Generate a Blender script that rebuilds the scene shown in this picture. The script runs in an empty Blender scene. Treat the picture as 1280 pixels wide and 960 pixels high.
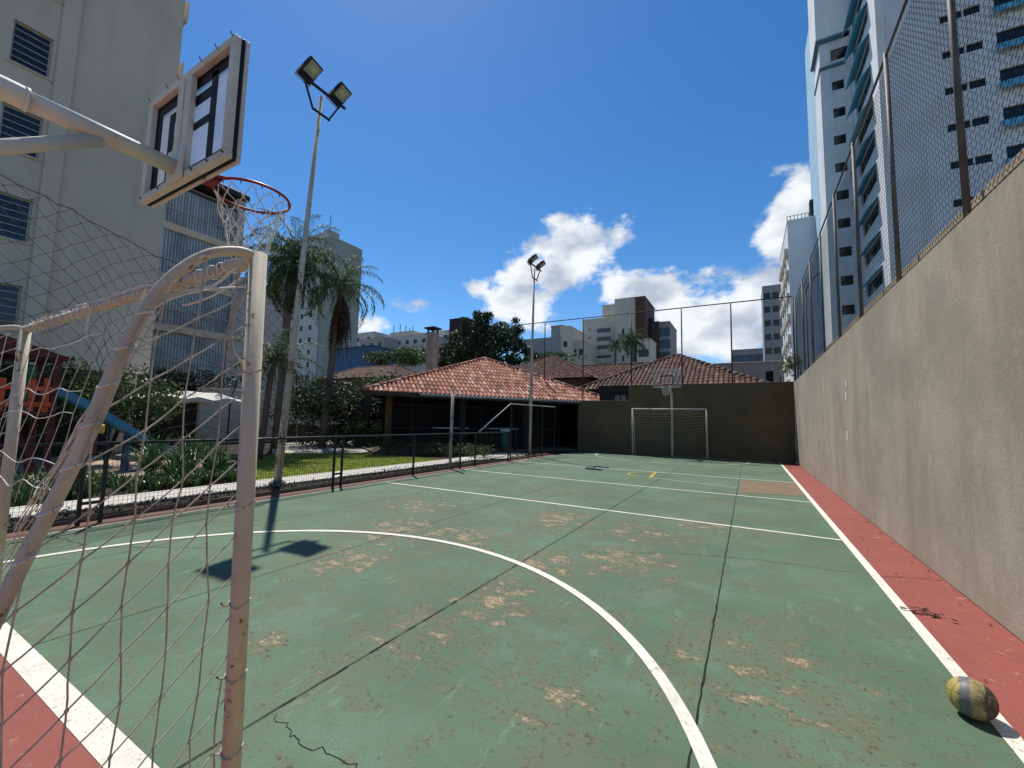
import bpy, math, random
import numpy as np
from mathutils import Vector, Matrix
random.seed(7); rng = np.random.default_rng(7)
S = bpy.context.scene
COL = S.collection
R_ = math.radians

# ------------------------------------------------------------------ camera
CAM = Vector((0, 0, 1.5)); F = 520.0
_vl = Vector((936-640, 532-480, F)).normalized()          # court length direction
_vw = -Vector((-280-640, 506-480, F)); _vw = (_vw - _vw.dot(_vl)*_vl).normalized()
_vz = _vw.cross(_vl)
RW = Matrix((_vw, _vl, _vz))                               # camera (x right, y down, z forward) -> world
def ray(px, py): return RW @ Vector((px-640, py-480, F))
def atY(px, py, Y): d = ray(px, py); return CAM + d*(Y/d.y)
def atX(px, py, X): d = ray(px, py); return CAM + d*(X/d.x)
def gnd(px, py, Z=0.0): d = ray(px, py); return CAM + d*((Z-CAM.z)/d.z)
cd = bpy.data.cameras.new('camera'); co = bpy.data.objects.new('camera', cd); COL.objects.link(co)
r, u, b = RW @ Vector((1, 0, 0)), RW @ Vector((0, -1, 0)), RW @ Vector((0, 0, -1))
co.matrix_world = Matrix(((r.x, u.x, b.x, CAM.x), (r.y, u.y, b.y, CAM.y), (r.z, u.z, b.z, CAM.z), (0, 0, 0, 1)))
cd.sensor_fit = 'HORIZONTAL'; cd.sensor_width = 36; cd.lens = 36*F/1280; cd.clip_start = .05; cd.clip_end = 3000
S.camera = co

# ------------------------------------------------------------------ light
AZ, EL = 53.5, 61.5
sdir = Vector((-math.cos(R_(EL))*math.sin(R_(AZ)), math.cos(R_(EL))*math.cos(R_(AZ)), math.sin(R_(EL))))
sl = bpy.data.lights.new('sun', 'SUN'); sl.energy = 4.2; sl.angle = R_(.5); sl.color = (1, .95, .87)
so = bpy.data.objects.new('sun', sl); COL.objects.link(so); so.location = (0, 0, 60)
so.rotation_euler = sdir.to_track_quat('Z', 'Y').to_euler()

W = bpy.data.worlds.new('World'); S.world = W; W.use_nodes = True
try: W.cycles.sampling_method = 'MANUAL'; W.cycles.sample_map_resolution = 512
except Exception: pass
nt = W.node_tree; N = nt.nodes; L = nt.links; N.clear()
def wn(t, **k):
    n = N.new(t)
    for a, v in k.items(): setattr(n, a, v)
    return n
def wl(a, b): L.new(a, b)
def wmath(op, a, b=None, c=None, clamp=False):
    n = wn('ShaderNodeMath', operation=op); n.use_clamp = clamp
    for i, v in enumerate((a, b, c)):
        if v is None: continue
        if isinstance(v, (int, float)): n.inputs[i].default_value = v
        else: wl(v, n.inputs[i])
    return n.outputs[0]
out = wn('ShaderNodeOutputWorld'); bg = wn('ShaderNodeBackground'); wl(bg.outputs[0], out.inputs[0])
SKY_STRENGTH = .105; bg.inputs[1].default_value = SKY_STRENGTH
sky = wn('ShaderNodeTexSky', sky_type='NISHITA'); sky.sun_disc = False
sky.sun_elevation = R_(EL); sky.sun_rotation = R_(-AZ); sky.altitude = 900; sky.air_density = 1.0; sky.dust_density = .25; sky.ozone_density = 2.6
hs = wn('ShaderNodeHueSaturation'); hs.inputs['Saturation'].default_value = 1.30; hs.inputs['Value'].default_value = 1.08
wl(sky.outputs[0], hs.inputs['Color'])
tc = wn('ShaderNodeTexCoord')
# cumulus: soft blobs of cloud amount by direction, broken up by noise
def blob(px, py, rad, amp, sq=1.0):
    d = ray(px, py).normalized()
    v = wn('ShaderNodeVectorMath', operation='SUBTRACT'); wl(tc.outputs['Generated'], v.inputs[0]); v.inputs[1].default_value = d
    m = wn('ShaderNodeVectorMath', operation='MULTIPLY'); wl(v.outputs[0], m.inputs[0]); m.inputs[1].default_value = (1, 1, sq)
    l = wn('ShaderNodeVectorMath', operation='LENGTH'); wl(m.outputs[0], l.inputs[0])
    q = wmath('DIVIDE', l.outputs['Value'], rad); q = wmath('MULTIPLY', q, q); q = wmath('MULTIPLY', q, -1.0)
    return wmath('MULTIPLY', wmath('EXPONENT', q), amp)
BL = [(740,300,.085,1.08,1.5),(665,338,.085,1.05,1.2),(640,385,.085,1.05,1.3),(700,330,.06,.8,1.3),(690,395,.06,.55,1.3),(770,362,.05,.95,1.3),(815,362,.065,.95,1.3),(850,420,.10,1.0,1.3),
      (925,405,.10,1.15,1.4),(970,355,.06,.85,1.4),(990,265,.06,1.0,1.0),(1012,240,.05,.95,1.0),(975,300,.04,.7,1.3),(750,425,.05,.5,2),
      (522,380,.045,.72,1.8),(463,405,.055,.95,1.4),(593,361,.025,.66,1.2),(700,275,.03,.6,1.6),(890,335,.04,.4,1.8)]
tot = None
for a in BL:
    q = blob(*a); tot = q if tot is None else wmath('ADD', tot, q)
mp = wn('ShaderNodeMapping'); mp.inputs['Scale'].default_value = (1, 1, 1.5); wl(tc.outputs['Generated'], mp.inputs[0])
n1 = wn('ShaderNodeTexNoise'); n1.inputs['Scale'].default_value = 11; n1.inputs['Detail'].default_value = 7; n1.inputs['Roughness'].default_value = .62; wl(mp.outputs[0], n1.inputs['Vector'])
den = wmath('ADD', wmath('MULTIPLY', wmath('MINIMUM', tot, 1.05), .62), wmath('MULTIPLY', wmath('SUBTRACT', n1.outputs[0], .5), 1.5))
mr = wn('ShaderNodeMapRange', interpolation_type='SMOOTHSTEP'); mr.inputs[1].default_value = .30; mr.inputs[2].default_value = .62; wl(den, mr.inputs[0])
n2 = wn('ShaderNodeTexNoise'); n2.inputs['Scale'].default_value = 9; n2.inputs['Detail'].default_value = 3; wl(mp.outputs[0], n2.inputs['Vector'])
mr2 = wn('ShaderNodeMapRange'); mr2.inputs[1].default_value = .42; mr2.inputs[2].default_value = .62; mr2.inputs[3].default_value = 0; mr2.inputs[4].default_value = 1; wl(n2.outputs[0], mr2.inputs[0])
cc = wn('ShaderNodeMix', data_type='RGBA'); wl(mr2.outputs[0], cc.inputs[0]); k = 1/SKY_STRENGTH
cc.inputs[6].default_value = (.76*k, .79*k, .82*k, 1); cc.inputs[7].default_value = (.40*k, .46*k, .55*k, 1)
mx = wn('ShaderNodeMix', data_type='RGBA'); wl(mr.outputs[0], mx.inputs[0]); wl(hs.outputs[0], mx.inputs[6]); wl(cc.outputs[2], mx.inputs[7])
wl(mx.outputs[2], bg.inputs[0])
vs = S.view_settings
S.display_settings.display_device = 'sRGB'; vs.view_transform = 'Standard'; vs.look = 'None'; vs.exposure = 0.30; vs.gamma = 1; vs.use_curve_mapping = False
try:
    S.cycles.max_bounces = 5; S.cycles.diffuse_bounces = 3; S.cycles.glossy_bounces = 2; S.cycles.transmission_bounces = 3; S.cycles.transparent_max_bounces = 12; S.cycles.use_denoising = True
except Exception: pass

# ------------------------------------------------------------------ materials
def srgb(r, g, b):
    f = lambda c: (c/255/12.92) if c/255 <= .04045 else ((c/255+.055)/1.055)**2.4
    return (f(r), f(g), f(b))
class MT:
    """tiny node helper"""
    def __init__(s, name, rough=.8, spec=.3, metal=0):
        s.m = bpy.data.materials.new(name); s.m.use_nodes = True; s.n = s.m.node_tree.nodes; s.l = s.m.node_tree.links
        s.p = s.n['Principled BSDF']; s.p.inputs['Roughness'].default_value = rough; s.p.inputs['Metallic'].default_value = metal
        s.p.inputs['Specular IOR Level'].default_value = spec
        s.tc = s.n.new('ShaderNodeTexCoord'); s.gm = None
    def pos(s):
        if not s.gm: s.gm = s.n.new('ShaderNodeNewGeometry')
        return s.gm.outputs['Position']
    def island(s):
        s.pos(); return s.gm.outputs['Random Per Island']
    def math(s, op, a, b=None, clamp=False):
        n = s.n.new('ShaderNodeMath'); n.operation = op; n.use_clamp = clamp
        for i, v in enumerate((a, b)):
            if v is None: continue
            if isinstance(v, (int, float)): n.inputs[i].default_value = v
            else: s.l.new(v, n.inputs[i])
        return n.outputs[0]
    def noise(s, scale, detail=5, rough=.55, stretch=(1, 1, 1), world=False, off=(0, 0, 0)):
        m = s.n.new('ShaderNodeMapping'); m.inputs['Scale'].default_value = stretch; m.inputs['Location'].default_value = off
        s.l.new(s.pos() if world else s.tc.outputs['Object'], m.inputs[0])
        n = s.n.new('ShaderNodeTexNoise'); n.inputs['Scale'].default_value = scale; n.inputs['Detail'].default_value = detail; n.inputs['Roughness'].default_value = rough
        s.l.new(m.outputs[0], n.inputs['Vector']); return n.outputs[0]
    def ramp(s, v, lo, hi, smooth=True):
        n = s.n.new('ShaderNodeMapRange'); n.interpolation_type = 'SMOOTHSTEP' if smooth else 'LINEAR'
        n.inputs[1].default_value = lo; n.inputs[2].default_value = hi; s.l.new(v, n.inputs[0]); return n.outputs[0]
    def mix(s, f, a, b):
        n = s.n.new('ShaderNodeMix'); n.data_type = 'RGBA'
        for i, v in ((0, f), (6, a), (7, b)):
            if isinstance(v, (int, float)): n.inputs[i].default_value = v
            elif isinstance(v, tuple): n.inputs[i].default_value = (*v[:3], 1)
            else: s.l.new(v, n.inputs[i])
        return n.outputs[2]
    def col(s, c):
        if isinstance(c, tuple): s.p.inputs['Base Color'].default_value = (*c[:3], 1)
        else: s.l.new(c, s.p.inputs['Base Color'])
        return s
    def bump(s, v, strength=.3, dist=.02):
        n = s.n.new('ShaderNodeBump'); n.inputs['Strength'].default_value = strength; n.inputs['Distance'].default_value = dist
        s.l.new(v, n.inputs['Height']); s.l.new(n.outputs[0], s.p.inputs['Normal']); return s
def mul(c, k): return tuple(x*k for x in c)
def plain(name, c, rough=.75, var=.25, scale=3, bump=.15, spec=.3, metal=0, dirt=None, world=True, stretch=(1, 1, 1)):
    t = MT(name, rough, spec, metal)
    n = t.noise(scale, 6, .6, stretch, world)
    cc = t.mix(t.ramp(n, .3, .7), mul(c, 1-var), mul(c, 1+var*.6))
    if dirt:
        d = t.noise(scale*2.7, 8, .7, stretch, world, (3, 7, 1)); cc = t.mix(t.math('MULTIPLY', t.ramp(d, .55, .75), .75), cc, dirt)
    t.col(cc)
    if bump: t.bump(t.noise(scale*14, 4, .6, (1, 1, 1), world), bump, .01)
    return t.m
def leafmat(name, c1, c2, rough=.5, trans=.25):
    t = MT(name, rough, .35); i = t.island()
    cc = t.mix(i, c1, c2); t.col(cc)
    tr = t.n.new('ShaderNodeBsdfTranslucent'); t.l.new(cc, tr.inputs[0])
    ms = t.n.new('ShaderNodeMixShader'); ms.inputs[0].default_value = trans
    t.l.new(t.p.outputs[0], ms.inputs[1]); t.l.new(tr.outputs[0], ms.inputs[2])
    t.l.new(ms.outputs[0], t.n['Material Output'].inputs[0]); return t.m

GREEN = (.098, .162, .100); TAN = (.34, .265, .165)
def court_mat():
    t = MT('worn green court paint', .75, .22)
    big = t.noise(.55, 4, .6, world=True); mid = t.noise(2.0, 7, .68, world=True); fine = t.noise(30, 5, .7, world=True)
    c = t.mix(t.ramp(big, .38, .62), mul(GREEN, .86), mul(GREEN, 1.12))
    c = t.mix(t.math('MULTIPLY', t.ramp(mid, .44, .62), .72), c, (.125, .145, .092))
    st = t.noise(4.5, 8, .72, (1.7, .5, 1), True, (5, 2, 0)); c = t.mix(t.math('MULTIPLY', t.ramp(st, .575, .66), .5), c, (.17, .29, .19))
    lg = t.noise(1.3, 8, .7, world=True, off=(12, 3, 0)); c = t.mix(t.math('MULTIPLY', t.ramp(lg, .50, .64), .5), c, (.135, .215, .15))
    pos = t.pos(); tot = None
    for (x, y, rx, ry, a) in [(-3.3,4.5,.75,.55,.9),(-3.7,3.1,.40,.55,1),(-1.9,3.1,.38,.45,.95),(-1.85,4.2,.45,.5,.9),(-1.3,6.0,.75,.6,.8),(-1.2,4.75,.6,.55,.9),
                              (-2.05,2.4,.45,.5,.7),(-5.0,5.6,1.0,.8,.75),(-2.6,6.1,.6,.8,.95),(-.7,7.0,.8,.45,.85),(0,3.1,.7,.8,.6),(-4.2,4.3,.6,.8,.95),(-1.0,2.2,.5,.35,.6),(-3.6,8.6,1.6,.8,.5),(-2.9,1.75,.2,.16,1),(-.5,9.2,.8,.6,.5)]:
        v = t.n.new('ShaderNodeVectorMath'); v.operation = 'MULTIPLY_ADD'; t.l.new(pos, v.inputs[0]); v.inputs[1].default_value = (1/rx, 1/ry, 0); v.inputs[2].default_value = (-x/rx, -y/ry, 0)
        l = t.n.new('ShaderNodeVectorMath'); l.operation = 'DOT_PRODUCT'; t.l.new(v.outputs[0], l.inputs[0]); t.l.new(v.outputs[0], l.inputs[1])
        g = t.math('MULTIPLY', t.math('POWER', .42, l.outputs['Value']), a)
        tot = g if tot is None else t.math('MAXIMUM', tot, g)
    wn_ = t.noise(5.5, 10, .76, (.8, 1.15, 1), True, (1, 8, 0))
    sc = t.math('ADD', t.math('MULTIPLY', tot, .18), wn_)
    c = t.mix(t.math('MULTIPLY', t.ramp(sc, .53, .66), .68), c, (.150, .130, .080))
    c = t.mix(t.math('MULTIPLY', t.ramp(fine, .53, .62), t.ramp(sc, .5, .62)), c, (.060, .062, .042))
    tanc = t.mix(t.ramp(fine, .40, .58), mul(TAN, .5), mul(TAN, 1.25))
    c = t.mix(t.math('MULTIPLY', t.ramp(sc, .655, .70), .9), c, tanc)
    ch = t.noise(9, 9, .78, world=True, off=(2, 2, 0)); c = t.mix(t.math('MULTIPLY', t.ramp(t.math('ADD', ch, t.math('MULTIPLY', t.ramp(big, .4, .6), .05)), .69, .72), .6), c, mul(TAN, 1.1))
    dk = t.noise(14, 8, .78, world=True, off=(7, 1, 0)); c = t.mix(t.math('MULTIPLY', t.ramp(dk, .60, .68), .42), c, mul(GREEN, .38))
    gr = t.noise(130, 3, .65, world=True); c = t.mix(t.math('MULTIPLY', t.ramp(gr, .42, .66), .42), c, (.045, .075, .050))
    t.col(c); t.bump(t.math('ADD', t.math('MULTIPLY', sc, -.6), t.math('MULTIPLY', gr, .35)), .4, .012); return t.m
def paint_on(name, c, under, amount=.66, rough=.7):
    t = MT(name, rough, .25)
    w = t.noise(7, 10, .78, world=True); f = t.noise(60, 5, .7, world=True, off=(4, 4, 0)); big = t.noise(.9, 5, .6, world=True)
    cc = t.mix(t.ramp(big, .3, .7), mul(c, .9), mul(c, 1.06))
    cc = t.mix(t.math('MULTIPLY', t.ramp(f, .45, .64), .35), cc, mul(c, .62))
    cc = t.mix(t.math('MULTIPLY', t.ramp(t.noise(2.5, 6, .7, world=True, off=(6, 1, 2)), .5, .64), .4), cc, mul(c, .66))
    cc = t.mix(t.ramp(w, amount, amount+.05), cc, under)
    cc = t.mix(t.math('MULTIPLY', t.ramp(f, .62, .66), .8), cc, under)
    t.col(cc); t.bump(f, .2, .006); return t.m
def concrete(name, c, streak=.5, rough=.9):
    t = MT(name, rough, .2)
    a = t.noise(.7, 8, .65, world=True); v = t.noise(1.3, 7, .65, (1, 1, .12), True); f = t.noise(35, 6, .7, world=True)
    vs_ = t.noise(5, 7, .6, (1, 1, .05), True, (3, 3, 3))
    cc = t.mix(t.ramp(a, .38, .62), mul(c, .84), mul(c, 1.1))
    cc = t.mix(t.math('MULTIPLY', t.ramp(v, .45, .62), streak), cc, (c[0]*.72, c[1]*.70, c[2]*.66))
    cc = t.mix(t.math('MULTIPLY', t.ramp(vs_, .5, .64), streak*.6), cc, (c[0]*1.18, c[1]*1.15, c[2]*1.1))
    g = t.noise(1.7, 9, .7, world=True, off=(8, 8, 8)); cc = t.mix(t.math('MULTIPLY', t.ramp(g, .52, .64), streak*.8), cc, (c[0]*.82, c[1]*.88, c[2]*.78))
    cc = t.mix(t.math('MULTIPLY', t.ramp(f, .5, .64), .4), cc, mul(c, .6))
    sp = t.noise(3.2, 10, .8, (1, 1, .7), True, (1, 6, 2)); cc = t.mix(t.math('MULTIPLY', t.ramp(sp, .655, .69), .6), cc, mul(c, .45))
    sq = t.noise(2.2, 9, .75, world=True, off=(5, 1, 7)); cc = t.mix(t.math('MULTIPLY', t.ramp(sq, .60, .66), .35), cc, mul(c, 1.35))
    t.col(cc); t.bump(t.math('ADD', f, t.noise(9, 5, .6, world=True)), .35, .012); return t.m
def weathered(name, c):
    t = MT(name, .88, .2); a = t.noise(.25, 6, .65, world=True); v = t.noise(1.4, 6, .65, (1, 1, .05), True); f = t.noise(3.5, 7, .7, world=True, off=(4, 1, 2))
    cc = t.mix(t.ramp(a, .38, .62), mul(c, .93), mul(c, 1.05)); cc = t.mix(t.math('MULTIPLY', t.ramp(v, .50, .66), .28), cc, (c[0]*.68, c[1]*.66, c[2]*.62))
    cc = t.mix(t.math('MULTIPLY', t.ramp(f, .55, .68), .16), cc, mul(c, .6)); t.col(cc); t.bump(t.noise(20, 4, .6, world=True), .12, .01); return t.m
def tilemat(name, cols):
    t = MT(name, .85, .2); i = t.island()
    rp = t.n.new('ShaderNodeValToRGB'); t.l.new(i, rp.inputs[0]); e = rp.color_ramp.elements
    while len(e) < len(cols): e.new(.5)
    for k_, cc in enumerate(cols): e[k_].position = k_/(len(cols)-1); e[k_].color = (*cc, 1)
    n = t.noise(6, 7, .65, world=True); c = t.mix(t.math('MULTIPLY', t.ramp(n, .48, .68), .6), rp.outputs[0], mul(cols[0], .8))
    t.col(c); t.bump(t.noise(40, 4, .6, world=True), .25, .01); return t.m
def rusty(name, c, amt=.6, scale=5):
    t = MT(name, .6, .3)
    n = t.noise(scale, 8, .7, (1, 1, .55), True); f = t.noise(scale*7, 6, .7, world=True, off=(2, 5, 3)); g = t.noise(scale*.5, 5, .6, world=True)
    cc = t.mix(t.ramp(g, .35, .7), c, mul(c, .78)); cc = t.mix(t.math('MULTIPLY', t.ramp(n, .5, .72), .5), cc, (c[0]*.62, c[1]*.52, c[2]*.40))
    cc = t.mix(t.ramp(t.math('ADD', t.math('MULTIPLY', n, .6), t.math('MULTIPLY', f, .4)), amt, amt+.05), cc, (.13, .055, .025))
    t.col(cc); t.bump(f, .3, .004); return t.m

M = {}
M['court'] = court_mat()
M['red'] = paint_on('worn red apron paint', (.275, .078, .062), (.34, .19, .13), .585)
M['redbrown'] = paint_on('faded red brown strip', (.15, .075, .055), (.10, .07, .05), .52)
M['line'] = paint_on('worn white line paint', (.72, .69, .60), (.18, .20, .13), .60)
M['lineold'] = paint_on('faded white line paint', (.52, .50, .40), (.11, .17, .115), .56)
M['yellow'] = paint_on('faded yellow line paint', (.50, .33, .05), (.10, .16, .11), .58)
M['tanpatch'] = paint_on('bare brown repair patch', (.22, .145, .088), (.10, .125, .08), .53)
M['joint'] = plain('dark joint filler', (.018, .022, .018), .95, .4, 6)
M['wall'] = concrete('stained tan concrete render', (.35, .306, .245), .48)
M['cap'] = concrete('tan neighbour wall render', (.40, .32, .23), .5)
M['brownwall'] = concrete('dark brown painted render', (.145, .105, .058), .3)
M['ground'] = plain('dry dusty ground', (.16, .14, .10), .95, .3, .4)
M['soil'] = plain('dark garden soil', (.035, .026, .018), .95, .5, 3, .5)
M['lawn'] = plain('lawn ground', (.21, .24, .05), .95, .25, 2, .3)
M['path'] = plain('pale concrete path', (.52, .49, .43), .9, .12, 2.5, .2, dirt=(.30, .27, .21))
M['paving'] = plain('pale paving', (.46, .43, .37), .9, .15, 2, .2)
M['sand'] = plain('pinkish play sand', (.42, .32, .24), .95, .2, 2, .3)
M['kerb'] = plain('dirty kerb concrete', (.16, .13, .10), .95, .4, 4, .4)
M['goal'] = rusty('dirty cream goal paint', (.64, .58, .44), .575, 5)
M['goalfar'] = rusty('white goal paint', (.55, .52, .45), .68, 5)
M['hoopframe'] = rusty('dirty white backboard paint', (.72, .69, .58), .59, 4)
M['pole'] = rusty('peeling white pole paint', (.50, .46, .39), .535, 2.2)
M['hoop'] = plain('red hoop paint', (.30, .025, .022), .45, .3, 8)
M['net'] = plain('dirty white net cord', (.50, .46, .38), .9, .3, 20, 0)
M['netwhite'] = plain('white net cord', (.74, .72, .66), .9, .15, 20, 0)
M['netdark'] = plain('dark netting cord', (.05, .045, .04), .9, .3, 20, 0)
M['black'] = plain('black powder coat', (.012, .014, .016), .4, .3, 6, 0, .45)
M['blackline'] = plain('black board line', (.010, .010, .013), .5, .2, 6, 0)
M['wire'] = plain('weathered fence wire', (.013, .012, .011), .9, .3, 8, 0, .05)
M['fpost'] = plain('grey brown fence post', (.13, .115, .095), .6, .35, 3, .1, .35, dirt=(.06, .04, .025))
M['fdark'] = plain('dark fence pipe', (.035, .037, .035), .55, .3, 3, .1)
M['lamp'] = plain('floodlight glass', (.36, .37, .30), .25, .1, 6, 0, .5)
M['led'] = plain('floodlight chip', (.50, .52, .32), .4, .1, 6, 0)
def board_mat():
    t = MT('cloudy board sheet', .25, .5); n = t.noise(3, 6, .6, (1, 1, .5)); c = t.mix(t.ramp(n, .35, .7), (.50, .57, .66), (.68, .72, .76)); t.col(c)
    tr = t.n.new('ShaderNodeBsdfTranslucent'); t.l.new(c, tr.inputs[0]); tp = t.n.new('ShaderNodeBsdfTransparent'); tp.inputs[0].default_value = (.88, .93, 1, 1)
    m1 = t.n.new('ShaderNodeMixShader'); m1.inputs[0].default_value = .6; t.l.new(t.p.outputs[0], m1.inputs[1]); t.l.new(tr.outputs[0], m1.inputs[2])
    m2 = t.n.new('ShaderNodeMixShader'); m2.inputs[0].default_value = .42; t.l.new(m1.outputs[0], m2.inputs[1]); t.l.new(tp.outputs[0], m2.inputs[2])
    t.l.new(m2.outputs[0], t.n['Material Output'].inputs[0]); return t.m
M['board'] = board_mat()
def clear_mat():
    t = MT('clear scratched board sheet', .2, .5); t.col((.5, .52, .52)); tp = t.n.new('ShaderNodeBsdfTransparent'); ms = t.n.new('ShaderNodeMixShader'); ms.inputs[0].default_value = .86
    t.l.new(t.p.outputs[0], ms.inputs[1]); t.l.new(tp.outputs[0], ms.inputs[2]); t.l.new(ms.outputs[0], t.n['Material Output'].inputs[0]); return t.m
M['clearboard'] = clear_mat()
M['beige'] = weathered('beige facade paint', (.63, .53, .41))
M['beige2'] = weathered('beige slab paint', (.62, .54, .43))
M['alum'] = plain('grey aluminium', (.42, .40, .37), .45, .15, 5, 0, .5)
M['glass'] = plain('dark window glass', (.014, .019, .024), .12, .3, 1.5, 0, .6)
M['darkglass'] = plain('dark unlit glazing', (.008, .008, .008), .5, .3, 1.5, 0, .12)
M['glass2'] = plain('blue grey glazing', (.05, .075, .095), .15, .4, .8, 0, .6)
def blinds():
    t = MT('blue grey blinds behind glass', .3, .5); w = t.n.new('ShaderNodeTexWave'); w.wave_type = 'BANDS'; w.bands_direction = 'Y'; w.inputs['Scale'].default_value = 2.1; w.inputs['Distortion'].default_value = .3
    t.l.new(t.pos(), w.inputs[0]); n = t.noise(.6, 4, .5, world=True)
    c = t.mix(w.outputs[1], (.13, .175, .195), (.46, .55, .58)); t.col(t.mix(t.math('MULTIPLY', t.ramp(n, .4, .7), .6), c, (.04, .05, .06))); return t.m
M['blinds'] = blinds()
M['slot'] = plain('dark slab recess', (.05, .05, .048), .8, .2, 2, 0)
M['white'] = weathered('white facade paint', (.68, .67, .65))
M['tower'] = weathered('pale grey tower paint', (.62, .635, .65))
M['lightblue'] = weathered('light blue facade paint', (.33, .50, .63))
M['awn'] = plain('blue shutter paint', (.15, .42, .57), .55, .15, 2, .05)
M['edge'] = plain('dull blue trim', (.10, .17, .23), .7, .1, 1, 0)
M['grey'] = weathered('grey facade paint', (.30, .30, .30))
M['grey2'] = weathered('pale grey facade paint', (.50, .49, .465))
M['cream'] = weathered('cream facade paint', (.56, .51, .43))
M['brownf'] = plain('brown facade panel', (.115, .062, .050), .8, .15, .3, .04)
M['darkf'] = plain('dark brown facade', (.035, .026, .024), .8, .2, .3, 0)
M['greenish'] = weathered('greenish grey tower paint', (.31, .33, .295))
M['pinkwall'] = weathered('faded pink render', (.36, .28, .245))
M['slate'] = plain('blue sheet metal', (.045, .10, .20), .5, .15, .8, .05)
M['tile'] = tilemat('terracotta roof tile', [(.14, .062, .042), (.27, .10, .066), (.33, .135, .09), (.30, .115, .078), (.36, .165, .115), (.40, .20, .145), (.48, .33, .27)])
M['tilebrown'] = tilemat('weathered brown roof tile', [(.045, .028, .022), (.085, .048, .036), (.11, .062, .046), (.14, .08, .06), (.09, .05, .04), (.20, .14, .11)])
M['roofbase'] = plain('roof underlay', (.09, .045, .032), .9, .3, 3, 0)
M['brick'] = plain('brick chimney render', (.40, .32, .25), .9, .25, 3, .3)
M['wood'] = plain('brown timber', (.11, .058, .022), .7, .3, 4, .2, stretch=(1, 1, .2))
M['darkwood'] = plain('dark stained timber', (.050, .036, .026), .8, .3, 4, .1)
M['gutter'] = plain('pale gutter', (.42, .40, .37), .6, .15, 3, 0)
M['bark'] = plain('palm bark', (.14, .11, .08), .95, .3, 5, .5, stretch=(1, 1, 4))
M['barkd'] = plain('dark bark', (.06, .042, .03), .95, .35, 5, .5)
M['deadfrond'] = leafmat('dead brown frond', (.14, .075, .045), (.07, .035, .022), .9, .1)
M['palm'] = leafmat('palm leaf', (.045, .080, .032), (.115, .185, .070), .62, .32)
M['palmy'] = leafmat('yellowing palm leaf', (.07, .10, .022), (.19, .17, .035), .45, .3)
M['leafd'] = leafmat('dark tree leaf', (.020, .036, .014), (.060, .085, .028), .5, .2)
M['leaf'] = leafmat('garden shrub leaf', (.030, .060, .016), (.085, .14, .035), .45, .25)
M['leafy'] = leafmat('yellow green leaf', (.06, .095, .025), (.15, .19, .055), .5, .3)
M['strap'] = leafmat('strap leaf', (.025, .065, .020), (.10, .18, .055), .35, .22)
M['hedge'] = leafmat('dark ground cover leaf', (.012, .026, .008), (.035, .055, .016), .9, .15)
M['grass'] = leafmat('lawn grass blade', (.20, .27, .045), (.40, .44, .10), .6, .45)
M['slide'] = plain('blue slide plastic', (.05, .27, .43), .35, .12, 2, 0, .5)
M['orange'] = plain('orange play panel', (.78, .115, .035), .55, .2, 2, .05)
M['maroon'] = plain('maroon play paint', (.12, .025, .022), .6, .25, 3, .05)
M['pgreen'] = plain('green play paint', (.03, .13, .07), .6, .2, 3, .05)
M['ylw'] = plain('yellow play plastic', (.72, .42, .06), .45, .15, 3, 0)
M['canvas'] = plain('cream canvas', (.66, .62, .54), .9, .12, 1.6, .2)
M['bin'] = plain('green bin plastic', (.012, .085, .055), .45, .2, 3, 0)
M['sticker'] = plain('white sticker', (.78, .78, .76), .6, .1, 20, 0)

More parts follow.
